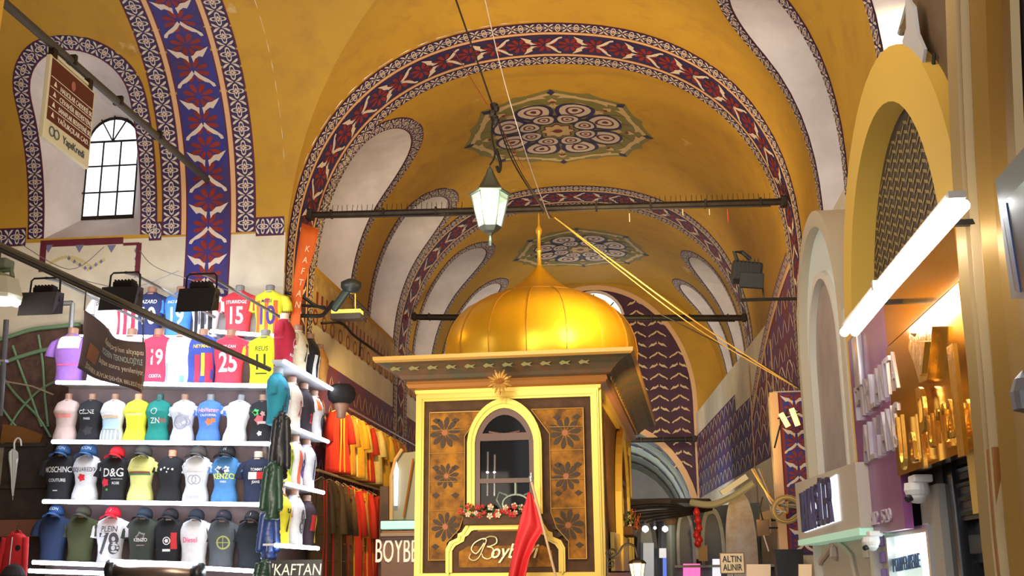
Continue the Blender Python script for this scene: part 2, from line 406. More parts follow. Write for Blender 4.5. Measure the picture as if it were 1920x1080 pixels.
# ceiling medallions
def medallion(P,vc,R):
    def L(r,a): return (vc+R*r*math.cos(a),HALF+R*r*math.sin(a))
    def star(f,n=96): return [L(f(2*PI*i/n),2*PI*i/n) for i in range(n)]
    tri=lambda x:abs(((x/(2*PI))%1)*2-1)
    for j in range(8): P.ring(star(lambda a:(.86+.14*tri(8*a)**1.5+.09*tri(8*a+PI)**3)*(j+1)/8),star(lambda a:(.86+.14*tri(8*a)**1.5+.09*tri(8*a+PI)**3)*j/8),OLIVE,.005)
    P.ring(star(lambda a:.84+.09*tri(8*a)**1.5),star(lambda a:.79+.09*tri(8*a)**1.5),TAN,.009)
    P.ring(star(lambda a:.72-.10*tri(8*a)),star(lambda a:.67-.10*tri(8*a)),TAN,.010)
    for k in range(8):
        a0=k*PI/4
        P.poly([L(1.0,a0),L(.93,a0+.045),L(.87,a0),L(.93,a0-.045)],NAVY,.013)
        def Q(x,y,a=a0): c=math.cos(a);s=math.sin(a); return (vc+R*(x*c-y*s),HALF+R*(x*s+y*c))
        P.poly([Q(.68,0),Q(.74,.05),Q(.80,0),Q(.74,-.05)],TAN,.013); P.poly([Q(.715+.022*math.cos(t*PI/3),.03*math.sin(t*PI/3)) for t in range(6)],REDP,.017)
        for sg in (1,-1):
            P.poly([Q(.80,sg*.05),Q(.86,sg*.10),Q(.84,sg*.24),Q(.78,sg*.22),Q(.80,sg*.12)],TAN,.012)
            P.poly([Q(.60,sg*.07),Q(.70,sg*.13),Q(.76,sg*.20),Q(.66,sg*.20)],OLIVE,.013)
            P.poly([Q(.46,sg*.02),Q(.62,sg*.05),Q(.68,sg*.01),Q(.62,0)],TAN,.012)
        am=a0+PI/8
        def Z(x,y,a=am): return Q(x,y,a)
        def drop(cx,ln,wd,n=20): return [Z(cx-ln*math.cos(2*PI*i/n),wd*math.sin(2*PI*i/n)*(.55+.45*math.cos(PI*i/n*0+0)-.25*math.cos(2*PI*i/n))) for i in range(n)]
        for seq,hh in (([(.50,.20,.20,NAVY),(.51,.165,.155,BONE),(.525,.10,.095,MAROON),(.53,.075,.07,BONE),(.535,.035,.03,MAROON)],.018),([(.30,.125,.135,NAVY),(.30,.10,.105,BONE),(.305,.065,.065,MAROON),(.305,.045,.045,BONE),(.305,.02,.02,REDP)],.024)):
            for q0,q1 in zip(seq,seq[1:]): P.ring(drop(*q0[:3]),drop(*q1[:3]),q0[3],hh)
            P.poly(drop(*seq[-1][:3]),seq[-1][3],hh)
    P.poly(star(lambda a:.20+.02*math.cos(8*a),48),OLIVE,.027); P.poly(star(lambda a:.165+.02*math.cos(8*a),48),MAROON,.030); P.poly(star(lambda a:.145+.02*math.cos(8*a),48),TAN,.033); P.poly(star(lambda a:.05,16),REDP,.036)
p=Paint(MA); medallion(p,19.2,1.78); p.build('trim_7')
p=Paint(MA); medallion(p,27.05,1.75); p.build('trim_8')

# ---------------------------------------------------------------- walls, floor
XL=UC-RA; XR=UC+RA; ZB=ZS
def quad(name,a,b,z0,z1,m):
    a=Vector(a);b=Vector(b); return struct(obj(name,[(a.x,a.y,z0),(b.x,b.y,z0),(b.x,b.y,z1),(a.x,a.y,z1)],[(0,1,2,3)],m))
quad('wall_left',(XL,VW),(XL,VBACK),0,ZS,CREAM)
quad('wall_branch',(-15,VW),(XL,VW),0,ZS,CREAM)
quad('wall_branch_end',(-15,VW-2*RA),(-15,VW),0,9.7,CREAM)
quad('wall_near',(-15,VW-2*RA),(XL,VW-2*RA),0,ZS,CREAM)
quad('wall_right',(XR,-3),(XR,17),0,ZS,CREAM)
XW=1.60
quad('wall_right',(XR,17),(XW,VBACK),0,ZS-.05,CREAM)
struct(obj('wall_right_ledge',[(XR,17,ZS-.05),(XW,VBACK,ZS-.05),(XR,VBACK,ZS-.05)],[(0,1,2)],CREAM))
quad('wall_near_left',(XL,-3),(XL,VW-2*RA),0,ZS,CREAM)
FLOOR=mat('stone_floor',(.32,.29,.26),.35,noise=.3,scale=3)
struct(obj('floor',[(-16,-6,0),(4,-6,0),(4,45,0),(-16,45,0)],[(0,1,2,3)],FLOOR))
# back wall with the big arch of birds, the round-headed window and the low passage arch
def MBack(x,z,h=0): return Vector((x,VBACK-h,z))
PB=mat('plum_paint',(.075,.02,.05),.7,noise=.4,scale=2)
bw=[(2.6,0),(2.6,9.7),(-5.2,9.7),(-5.2,0)]
BWIN=arch_outline(-1.08,.78,7.0,9.33)
PASS=[(-2.95,0),(-2.95,2.9)]+[(-.75-2.2*math.cos(PI*i/24),2.9+2.65*math.sin(PI*i/24)) for i in range(1,24)]+[(1.45,2.9),(1.45,0)]
shell('wall_back',lambda a,s:Vector((a,VBACK,s)),-5.2,2.6,0,9.75,[BWIN,PASS],PB,step=.5)
p=Paint(MBack)
for r in range(22):
    for c in range(11):
        x0=-4.3+c*.55; z0=2.9+r*.30
        if x0>1.5: continue
        if ((x0+1.1)/2.6)**2+(max(z0-6.2,0)/3.1)**2>1: continue
        if (x0+1.1)**2+(z0-8.4)**2<1.2 and z0>7.3: continue
        if inside((x0,z0-.2),PASS): continue
        def L(x,y,x0=x0,z0=z0): return (x0+y*.56,z0-x*.56)
        for s in (1,-1):
            p.poly([L(-.30-y*.95,s*x*1.05) for x,y in [(0,.0),(.08,-.09),(.2,-.17),(.30,-.20),(.36,-.28),(.42,-.27),(.40,-.21),(.28,-.12),(.15,-.04),(.03,.07)]] if r%2 else [L(y-.25,s*x*1.05) for x,y in BI],TAN,.02)
p.build('trim_9')
p=Paint(MBack)   # pale arch round the bird panel
def bar(R1,w): return [(UC+R1*c*.83,z) for c,z in []]
op=[(1.66,0)]+[(-1.1+2.76*math.cos(PI*i/40),6.2+3.36*math.sin(PI*i/40)) for i in range(41)]+[(-3.86,0)]
ip=[(1.54,0)]+[(-1.1+2.64*math.cos(PI*i/40),6.2+3.22*math.sin(PI*i/40)) for i in range(41)]+[(-3.74,0)]
p.b.add([MBack(*q,.03) for q in op]+[MBack(*q,.03) for q in ip],[(i,i+1,len(op)+i+1,len(op)+i) for i in range(len(op)-1)],PEACH)
oo=[(2.5,0)]+[(-1.1+3.6*math.cos(PI*i/40),6.2+3.6*math.sin(PI*i/40)) for i in range(41)]+[(-4.7,0)]
p.b.add([MBack(*q,.025) for q in oo]+[MBack(*q,.025) for q in op],[(i,i+1,len(op)+i+1,len(op)+i) for i in range(len(op)-1)],OCHRE)
wo=arch_outline(-1.08,.86,6.9,9.41); p.b.add([MBack(*q,.03) for q in wo]+[MBack(*q,.03) for q in BWIN],[(i,(i+1)%len(wo),len(wo)+(i+1)%len(wo),len(wo)+i) for i in range(len(wo))],BONE)
po=[(-3.12,0),(-3.12,2.9)]+[(-.75-2.37*math.cos(PI*i/24),2.9+2.82*math.sin(PI*i/24)) for i in range(1,24)]+[(1.62,2.9),(1.62,0)]
p.b.add([MBack(*q,.03) for q in po]+[MBack(*q,.03) for q in PASS],[(i,i+1,len(po)+i+1,len(po)+i) for i in range(len(po)-1)],PEACH)
p.build('trim_10')
g=MB()
for t in (-.4,0,.4): g.tube([(-1.08,VBACK+.1,8.5),(-1.08+.78*math.sin(t*2),VBACK+.1,8.5+.83*math.cos(t*2))],.02,IRON,6)
for x in (-1.37,-.83): g.tube([(x,VBACK+.1,7.0),(x,VBACK+.1,8.5)],.02,IRON,6)
for z in (7.7,8.5): g.tube([(-1.9,VBACK+.1,z),(-.3,VBACK+.1,z)],.02,IRON,6)
W=struct(g.build('window_11'))
# passage beyond the low arch: a second, paler vault
PV=mat('pale_vault',(.50,.50,.36),.8,noise=.35,scale=.9,col2=(.36,.38,.36))
def MP(y,a,h=0): R=2.3-h; return Vector((-.75+R*math.cos(a),y,2.9+1.2*R*math.sin(a)))
vs=[];n=20
for y in (VBACK,44):
    vs+=[(1.55,y,0)]+[MP(y,PI*i/n) for i in range(n+1)]+[(-3.05,y,0)]
struct(obj('ceiling_passage',vs,[(i,i+1,n+3+i+1,n+3+i) for i in range(n+2)],PV))
quad('wall_passage_end',(-3,44),(1.5,44),0,6,WHITEP)
p=Paint(MP)
for y in (32.6,35.2,38,41):
    pth=Path([(y,PI*i/30) for i in range(31)])
    ribbon(p,pth,-.35,.35,NAVY,.01,step=.08); ribbon(p,pth,-.42,-.35,PEACH,.02,step=.08); ribbon(p,pth,.35,.42,PEACH,.02,step=.08)
    for k in range(12):
        a=PI*(k+.5)/12; p.poly([(y-.2,a-.03),(y-.05,a+.05),(y+.15,a+.06),(y+.02,a-.02)],BONE,.03)
p.build('trim_11')
# right wall: zigzag bird panel and lunette border
def MR(l,z,h=0):
    d=Vector((XW-XR,VBACK-17)).normalized(); return Vector((XR+d.x*l-d.y*h*1.0,17+d.y*l+d.x*h,z))
LR=math.hypot(XW-XR,VBACK-17)
ZIG=mat('zigzag_ground',(.05,.04,.20),.65,noise=.6,scale=.8,col2=(.14,.03,.08))
p=Paint(MR); p.poly([(.2,3.6),(LR,3.6),(LR,5.25),(6.4,5.25),(6.4,4.9),(.2,4.9)],ZIG,.01)
for r in range(5):
    z0=3.72+r*.33
    for k in range(24):
        l0=.5+k*.66
        if l0<6.2 and r>3: continue
        for s in (1,-1): p.poly([(l0,z0+.17),(l0+s*.10,z0+.10),(l0+s*.24,z0-.02),(l0+s*.33,z0-.10),(l0+s*.27,z0+.02),(l0+s*.12,z0+.15)],BONE,.02)
for l0 in (4.3,2.5,1.9): p.poly([(l0,2.2),(l0+.12,2.2),(l0+.12,5.5),(l0,5.5)],PEACH,.015)
p.build('trim_12')
# ... and the lunette of the first bay: a tympanum of faded birds in the plane of the wall
PURP=mat('faded_zigzag',(.17,.04,.06),.7,noise=.6,scale=1.5,col2=(.10,.05,.20))
p=Paint(MR)
def arcz(l): return 6.55-.18*l-.052*l*l
AL=[-.5+4.9*i/20 for i in range(21)]
p.b.prism([(0,0),(0,0),(0,0)],0,PURP) if 0 else None
vs=[]
for l in AL: vs+=[MR(l,4.1,.012),MR(l,arcz(l),.012),MR(l,arcz(l),-.35)]
p.b.add(vs,[(3*i,3*i+1,3*i+4,3*i+3) for i in range(20)]+[(3*i+1,3*i+2,3*i+5,3*i+4) for i in range(20)],PURP)
for r in range(6):
    for k in range(9):
        l0=-.3+k*.48; z0=4.25+r*.38
        if z0+.5>arcz(l0): continue
        for s in (1,-1): p.poly([(l0,z0+.17),(l0+s*.08,z0+.10),(l0+s*.20,z0-.10),(l0+s*.15,z0-.08)],BONE,.02)
pth=Path([(l,arcz(l)-.14) for l in AL]); quatrefoils(p,pth,.24)
for sh,mm in ((-.31,PEACH),): ribbon(p,Path([(l,arcz(l)+sh) for l in AL]),-.05,.05,mm,.02)
p.build('trim_13')
# frieze under the left windows and the bird panel beneath it
p=Paint(MA)
FRZ=mat('frieze_gold',(.55,.36,.12),.7,noise=.4,scale=2.5)
ln=Path([(16.4,LT+.05),(VBACK,LT+.05)])
ribbon(p,ln,-.45,.35,FRZ,.006)
for k in range(60):
    l0=.2+k*.28
    p.poly([(16.4+l0,LT+.1),(16.4+l0+.11,LT+.1),(16.4+l0+.11,LT-.12),(16.4+l0,LT-.12)],REDP,.012)
for k in range(34):
    c0=16.6+k*.5
    def L(r,a): return (c0+r*math.cos(a),LT+.30+r*math.sin(a))
    p.ring([L(.13,2*PI*i/12) for i in range(12)],[L(.09,2*PI*i/12) for i in range(12)],REDP,.012)
ln=Path([(16.4,LT+1.9),(VBACK,LT+1.9)]); ribbon(p,ln,-1.0,.9,PURP,.006)
for r in range(4):
    for k in range(36):
        l0=16.7+k*.46; z0=LT+1.25+r*.46
        for s in (1,-1): p.poly([(l0,z0-.2),(l0+s*.08,z0-.12),(l0+s*.20,z0+.10),(l0+s*.15,z0+.08)],TAN,.014)
p.build('trim_14')
# faded cartouche under the branch window
p=Paint(MBr)
STAIN=mat('faded_ink',(.16,.16,.28),.8); FADE=mat('faded_gold',(.55,.45,.22),.8)
def pb(x,y): q=atY(x,y,VW); return (q.x,-(ZS-q.z))
for a,b,c,d in ((78,452,232,458),(78,452,84,510),(232,456,262,460),(257,456,262,520)):
    q0=pb(a,b);q1=pb(c,d); p.poly([(q0[0],q0[1]),(q1[0],q0[1]),(q1[0],q1[1]),(q0[0],q1[1])],MAROON,.004)
for x in (92,150,210): q=pb(x,466); p.poly([(q[0]-.07,q[1]+.05),(q[0]+.07,q[1]+.05),(q[0]+.03,q[1]-.02),(q[0],q[1]-.07),(q[0]-.03,q[1]-.02)],STAIN,.005)
for i in range(14):
    t=i/13; x=86+80*t; q=pb(x,500-18*math.sin(t*3)); p.poly([(q[0]-.04,q[1]),(q[0],q[1]+.03),(q[0]+.05,q[1]),(q[0],q[1]-.03)],FADE,.005)
    q=pb(165-80*t*0+ (i-7)*5,506-abs(i-7)*3); p.poly([(q[0]-.03,q[1]),(q[0],q[1]+.04),(q[0]+.03,q[1]),(q[0],q[1]-.03)],FADE if i%2 else STAIN,.006)
for y in (470,485,500): q=pb(256,y); p.poly([(q[0]-.03,q[1]),(q[0],q[1]+.05),(q[0]+.03,q[1]),(q[0],q[1]-.05)],STAIN,.006)
p.build('trim_15')

# ---------------------------------------------------------------- the golden kiosk
K=empty('kiosk',(-1.56,13.48,0),'golden wooden kiosk with onion dome standing in the middle of the nave','kiosk',rz=RAD(-2.9))
bpy.context.view_layer.update(); KI=K.matrix_world.inverted(); KM=K.matrix_world.copy()
def kf(x,y,off=0):
    "pixel -> (x,z) on the kiosk's front face"
    o=KI@CAM; d=(KI.to_3x3()@ray(x,y)); t=(off-o.y)/d.y; q=o+d*t; return (q.x,q.z)
def ks(x,y,X=1.115):
    o=KI@CAM; d=(KI.to_3x3()@ray(x,y)); t=(X-o.x)/d.x; q=o+d*t; return (q.y,q.z)
KW=1.115; KD=6.0
TILE=mat('painted_gold_tile',(.42,.17,.015),.6,spec=.15,noise=.75,scale=5,col2=(.13,.055,.015))
BROWNF=mat('umber_frame',(.10,.045,.018),.6,spec=.2,noise=.3,scale=6)
BRWN2=mat('dark_brown_wood',(.10,.035,.02),.4)
PETAL=mat('dark_petal',(.075,.05,.035),.6,spec=.15)
PETC=mat('rust_centre',(.35,.09,.02),.5)
GL=mat('gold_line',(.55,.30,.07),.4,.3)
b=MB(); b.box((0,KD/2,2.0),(2*KW-.04,KD-.04,3.7),BROWNF); b.box((0,KD/2,.12),(2*KW+.3,KD+.3,.24),BROWNF)
b.build('body',K)
def slab(b,pts,y0,y1,m): b.prism(pts,y1-y0,m,'y',y0)
# front: framed field, tiles with flowers
def rectpts(x0,x1,z0,z1): return [(x0,z0),(x1,z0),(x1,z1),(x0,z1)]
b=MB()
zt=3.86
b.ringprism(rectpts(-KW,KW,.3,zt),rectpts(-KW+.085,KW-.095,1.71,zt-.10),.06,GOLDF,'y',-.03)
b.ringprism(rectpts(-KW+.02,KW-.02,1.66,zt-.02),rectpts(-KW+.06,KW-.07,1.69,zt-.07),.03,GOLDF,'y',-.05)
b.box((0,-.03,1.68),(2*KW-.1,.05,.05),GOLDF)
b.build('front_frame',K)
b=MB()
b.ringprism(rectpts(.02,KD,.3,zt),rectpts(.17,KD-.15,1.70,zt-.10),.05,GOLDF,'x',KW-.02)
b.build('side_frame',K)
b=MB(); b.ringprism(rectpts(.02,KD,.3,zt),rectpts(.17,KD-.15,1.70,zt-.10),-.05,GOLDF,'x',-KW+.02); b.build('side_frame',K)
def flower(b,c,r,y,ax='y',n=10,sx=1):
    for k in range(n):
        a=2*PI*k/n+.15; ca,sa=math.cos(a),math.sin(a)
        pts=[(c[0]+(x*ca-q*sa)*r*sx,c[1]+(x*sa+q*ca)*r) for x,q in ((.22,0),(.4,.10),(.75,.17),(.97,.08),(1.02,0),(.97,-.08),(.75,-.17),(.4,-.10))]
        b.prism(pts,.006,PETAL,ax,y)
    b.prism([(c[0]+r*.2*sx*math.cos(2*PI*k/10),c[1]+r*.2*math.sin(2*PI*k/10)) for k in range(10)],.008,PETC,ax,y)
for sg in (-1,1):
    b=MB(); x0,x1=(-.955,-.52) if sg<0 else (.52,.93)
    zs=[1.88,2.45,2.78,3.10,3.62]
    out=[(x0,1.86),(sg*.74,1.86),(sg*.74,2.06),(sg*.58,2.22),(sg*.52,2.40),(sg*.52,3.32),(sg*.30,3.62),(x0 if sg<0 else x1,3.62)] if sg<0 else [(x1,1.86),(.72,1.86),(.72,2.06),(.58,2.22),(.52,2.40),(.52,3.32),(.30,3.62),(x1,3.62)]
    b.prism(out,.012,TILE,'y',-.024)
    n=len(out); cx=sum(q[0] for q in out)/n; cz=sum(q[1] for q in out)/n
    P_=Path([(q[0],q[1]) for q in out]+[out[0]])
    for q0,q1 in zip(out,out[1:]+[out[0]]): b.tube([(q0[0],-.038,q0[1]),(q1[0],-.038,q1[1])],.006,GL,5)
    xc=sg*.755 if sg<0 else .73
    for z in (2.44,2.78,3.12,3.4): b.tube([(x0 if sg<0 else .52,-.038,z),(-.52 if sg<0 else x1,-.038,z)],.004,GL,5)
    for px_,py_,r in ((835,812,.19),(838,893,.15),(836,988,.17)) if sg<0 else ((1060,812,.19),(1062,893,.17),(1066,985,.18)):
        q=kf(px_,py_); flower(b,q,r,-.034)
    for z in (3.52,2.95,2.62,2.02): 
        for dx in (-.12,.12): b.prism([(xc+dx-.05,z),(xc+dx,z+.03),(xc+dx+.05,z),(xc+dx,z-.04)],.006,PETAL,'y',-.034)
    b.build('tile_panel',K)
# pointed window: gold archivolt, brown frame with fanlight, glass
def pointed(c,w,z0,z1,n=9,rise=None):
    "two-centred arch outline, closed, starting bottom right"
    rise=rise or w*1.15; zsq=z1-rise; pts=[(c+w,z0),(c+w,zsq)]
    for i in range(1,n): t=i/n; pts.append((c+w*(1-t**1.55 if t<1 else 0)*1.0,zsq+rise*(1-(1-t)**1.75)))
    pts.append((c,z1)); pts+= [(2*c-x,z) for x,z in pts[-2::-1]]
    return pts
wc=(kf(878,900)[0]+kf(1018,900)[0])/2; wz0=kf(948,965)[1]; wz1=kf(946,748)[1]; ww=(kf(1018,900)[0]-kf(878,900)[0])/2
o1=pointed(wc,ww,wz0,wz1); o2=pointed(wc,ww-.095,wz0,wz1-.12)
b=MB(); b.ringprism(o1,o2,.07,GOLDF,'y',-.08); o1b=pointed(wc,ww-.02,wz0,wz1-.02);o2b=pointed(wc,ww-.055,wz0,wz1-.065); b.ringprism(o1b,o2b,.03,GOLDF,'y',-.10); b.build('window_arch',K)
o3=pointed(wc,ww-.155,wz0+.03,wz1-.20)
b=MB(); b.ringprism(o2,o3,.05,BRWN2,'y',-.055)
zl=kf(940,820)[1]; zm=kf(940,902)[1]; xi=ww-.14
b.box((wc,-.035,zl),(2*xi,.05,.09),BRWN2); b.box((wc,-.035,zm),(2*xi,.05,.055),BRWN2)
for sg in (-1,1): b.tube([(wc,-.045,zl+.03),(wc+sg*.19,-.045,wz1-.40)],.014,BRWN2,6)
b.build('window_sash',K)
DARKIN=mat('dark_interior',(.015,.013,.016),.6)
KGL=mat('dark_window_glass',(.010,.010,.012),.05,spec=.12)
b=MB(); b.prism(o3,.01,KGL,'y',-.026); b.build('window_pane',K)
# things seen behind the pane: mirror frame with scrolls, glints of lamps
b=MB(); c=kf(968,945)
b.tube([(c[0]+.16*math.cos(a),-.03,c[1]+.11*math.sin(a)) for a in [2*PI*i/20 for i in range(21)]],.014,mat('verdigris',(.25,.30,.24),.4,.4),6)
for sg in (-1,1): b.tube([(c[0]+sg*.15,-.03,c[1]-.1),(c[0]+sg*.23,-.03,c[1]+.05),(c[0]+sg*.20,-.03,c[1]+.14),(c[0]+sg*.1,-.03,c[1]+.10)],.012,MATS['verdigris'],6)
b.tube([(c[0],-.03,c[1]+.1),(c[0],-.03,c[1]+.28)],.018,MATS['verdigris'],6)
b.build('mirror_frame',K)
b=MB()
for x,y,h in ((915,886,.35),(928,886,.30)):
    c=kf(x,y); b.tube([(c[0],-.032,c[1]-.28),(c[0]+.004,-.032,c[1]+h*.7)],.012,mat('chrome_tube',(.75,.72,.78),.12,1),6)
    b.lathe([(0,-.02),(.02,0),(0,.02)],glow('lamp_bulb_cool',(.85,.85,1),5),8,(c[0],-.035,c[1]))
b.build('display_lamp',K)
# sign arch at the foot
b=MB()
def mirror(pts,c): return pts+[(2*c-x,z) for x,z in pts[::-1]]
q=[kf(838,1074),kf(838,1030),kf(845,1016),kf(860,1009),kf(861,1001),kf(868,998),kf(876,985),kf(880,975)]
qi=[kf(850,1074),kf(850,1033),kf(856,1024),kf(872,1015),kf(874,1007),kf(880,1004),kf(886,996),kf(892,994)]
c=wc
b.ringprism([*mirror(q,c)],[*mirror(qi,c)],.055,GOLDF,'y',-.075,closed=False)
q2=[(x*.97+c*.03,z-.012) for x,z in q]; q3=[(x*.94+c*.06,z-.03) for x,z in q]
b.ringprism(mirror(q2,c),mirror(q3,c),.03,GOLDF,'y',-.095,closed=False)
b.build('sign_arch',K)
b=MB(); b.prism(mirror([(x,z) for x,z in qi],c),.02,BROWNF,'y',-.04); 
z=kf(940,995)[1]; b.tube([(c-.33,-.05,z),(c+.33,-.05,z)],.008,GL,5)
b.prism(mirror([kf(862,1064),kf(862,1035),kf(880,1024)],c),.004,TILE,'y',-.046)
b.build('sign_board',K)
M_=Matrix.Translation((kf(945,1032)[0],-.062,kf(945,1032)[1]))@Matrix.Rotation(PI/2,4,'X')
CG=mat('pale_gold_letter',(.75,.60,.30),.3,.4)
vs,fs=text_mesh('oybeyi',.235,.008,'LEFT',shear=.35,bev=.004,sx=.9)
lx=kf(920,1035)
T=Matrix.Translation((lx[0],-.062,lx[1]))@Matrix.Rotation(PI/2,4,'X')
b=MB(); b.add([T@v for v in vs],fs,CG)
def kp(x,y): q=kf(x,y,-.06); return (q[0],-.062,q[1])
def spl(P,n=6):
    "smooth curve through points"
    P=[Vector(p) for p in P]; out=[]
    for i in range(len(P)-1):
        p0=P[max(i-1,0)];p1=P[i];p2=P[i+1];p3=P[min(i+2,len(P)-1)]
        for k in range(n):
            t=k/n; out.append(.5*((2*p1)+(p2-p0)*t+(2*p0-5*p1+4*p2-p3)*t*t+(3*p1-p0-3*p2+p3)*t**3))
    out.append(P[-1]); return out
b.tube(spl([kp(*q) for q in ((883,1038),(880,1046),(888,1051),(898,1045),(906,1028),(912,1013),(905,1010),(890,1018),(884,1030),(893,1038),(903,1026),(908,1018))]),.009,CG,6)
b.tube(spl([kp(*q) for q in ((906,1012),(918,1006),(930,1008),(931,1018),(920,1024),(914,1025),(924,1028),(926,1040),(916,1048),(906,1045),(904,1038))]),.009,CG,6)
b.build('lettering',K)
# cornice: a moulded tray swept round the four sides
CORN=mat('cornice_brown',(.15,.07,.03),.5,noise=.45,scale=4,col2=(.07,.07,.04))
COPP=mat('cornice_copper',(.42,.17,.04),.35,.3)
prf=[(0,3.83,GOLDF),(.03,3.86,GOLDF),(.035,3.90,COPP),(.10,3.92,COPP),(.125,3.96,COPP),(.11,4.0,CORN),(.17,4.02,CORN),(.20,4.06,CORN),(.27,4.12,CORN),(.36,4.17,CORN),(.43,4.19,GL),(.455,4.215,GL),(.46,4.26,GL),(0,4.30,CORN)]
b=MB()
for i in range(len(prf)-1):
    (d0,z0,m0),(d1,z1,_)=prf[i],prf[i+1]
    def cor(d,z): return [(-KW-d,-d,z),(KW+d,-d,z),(KW+d,KD+d,z),(-KW-d,KD+d,z)]
    vs=cor(d0,z0)+cor(d1,z1); b.add(vs,[(k,(k+1)%4,4+(k+1)%4,4+k) for k in range(4)],m0)
b.prism([(-KW-.1,-.1),(KW+.1,-.1),(KW+.1,KD+.1),(-KW-.1,KD+.1)],.02,CORN,'z',4.27)
CO=b.build('cornice',K)
SC_=((-1,0),(-.4,.8),(.2,.3),(1,.6),(.5,-.2),(.9,-.8),(0,-.4),(-.6,-.8))
b=MB(); b.prism([(dx*.07,dz*.035) for dx,dz in SC_],.01,OLIVE,'y',0); leaf0=b.build('scroll_leaf',CO); leaf0.location=(-KW-.2,-.34,4.125)
for k in range(1,11): c=leaf0.copy(); COL.objects.link(c); c.location=(-KW-.2+k*.23,-.34,4.125)
b=MB(); b.prism([(dx*.09,dz*.05) for dx,dz in SC_],.01,GL,'x',0); leaf0=b.build('scroll_leaf',CO); leaf0.location=(KW+.15,.1,4.0)
for k in range(1,22): c=leaf0.copy(); COL.objects.link(c); c.location=(KW+.15,.1+k*.27,4.0)
# sunburst rosette hung on the cornice
c=kf(938,716,-.42); b=MB()
for k in range(16):
    a=2*PI*k/16; r=.15 if k%2 else .12; ca,sa=math.cos(a),math.sin(a)
    b.tube([(c[0]+.04*ca,-.45,c[1]+.04*sa),(c[0]+r*.7*ca,-.47,c[1]+r*.7*sa),(c[0]+r*ca,-.455,c[1]+r*sa)],[.014,.017,.006],GL,6)
b.lathe([(0,-.03),(.05,-.02),(.07,0),(.05,.02),(0,.03)],COPP,12,(c[0],-.46,c[1])); b.tube([(c[0],-.46,c[1]-.12),(c[0],-.46,c[1]-.17)],[.02,.004],COPP,6)
b.build('rosette',K)
# onion dome of riveted gold sheet
DG=mat('gold_sheet',(.88,.46,.02),.34,.6,bump=.35,scale=1.6)
DC=(.02,2.95)
dp=[(1.26,4.28),(1.36,4.45),(1.425,4.68),(1.44,4.88),(1.415,5.06),(1.35,5.24),(1.24,5.41),(1.09,5.55),(.90,5.66),(.70,5.745),(.52,5.82),(.38,5.90),(.26,6.0),(.15,6.11),(.07,6.20),(.03,6.26)]
b=MB(); NP=16; n=NP*3; vs=[];fs=[]
for r,z in dp:
    for k in range(n):
        a=2*PI*k/n; f=(1.0,.988,.988)[k%3] if r>.5 else 1
        vs.append((DC[0]+r*f*math.cos(a),DC[1]+r*f*math.sin(a),z))
for i in range(len(dp)-1):
    for k in range(n): fs.append((i*n+k,i*n+(k+1)%n,(i+1)*n+(k+1)%n,(i+1)*n+k))
b.add(vs,fs,DG); D=b.build('dome',K,smooth=True); smooth_angle(D,50)
b=MB()
SEAM=mat('dull_gold_seam',(.40,.2,.03),.5,.4)
for k in range(NP):
    a=2*PI*k/NP; b.tube([(DC[0]+r*1.003*math.cos(a),DC[1]+r*1.003*math.sin(a),z) for r,z in dp[:10]],.0065,SEAM,5)
for zi in (9,): 
    r,z=dp[zi]; b.tube([(DC[0]+(r+.004)*math.cos(2*PI*k/40),DC[1]+(r+.004)*math.sin(2*PI*k/40),z) for k in range(41)],.006,SEAM,5)
b.build('seam',D)
b=MB(); b.lathe([(.0,6.2),(.05,6.22),(.035,6.27),(.03,6.45),(.045,6.48),(.028,6.52),(.026,6.72),(.05,6.78),(.052,6.82),(.02,6.88),(.012,7.05),(0,7.12)],mat('gold_finial',(.85,.5,.06),.3,.6),12,(DC[0],DC[1],0)); o=b.build('finial',K,smooth=True); smooth_angle(o,40)
# side window and its frame
b=MB(); y0,z0=ks(1152,985); y1,_=ks(1176,985)
sc=(y0+y1)/2+.1; sw=1.05; sz=ks(1157,800)[1]
so=pointed(sc,sw,1.72,sz); si=pointed(sc,sw-.2,1.72,sz-.16); b.ringprism(so,si,.09,GOLDF,'x',KW-.01); b.build('window_arch',K)
b=MB(); si2=pointed(sc,sw-.28,1.9,sz-.26); b.ringprism(si,si2,.04,BRWN2,'x',KW); b.box((KW+.02,sc,3.0),(.04,1.7,.06),BRWN2); b.box((KW+.02,sc,2.5),(.04,1.7,.05),BRWN2); b.build('window_sash',K)
b=MB(); b.prism(si2,.01,KGL,'x',KW+.005); b.build('window_pane',K)
b=MB(); b.prism(rectpts(.25,.7,1.85,3.6),.01,TILE,'x',KW); b.prism(rectpts(4.4,5.7,1.85,3.6),.01,TILE,'x',KW); b.prism(rectpts(1.2,4.0,1.72,2.2),.05,GOLDF,'x',KW); b.build('tile_panel',K)
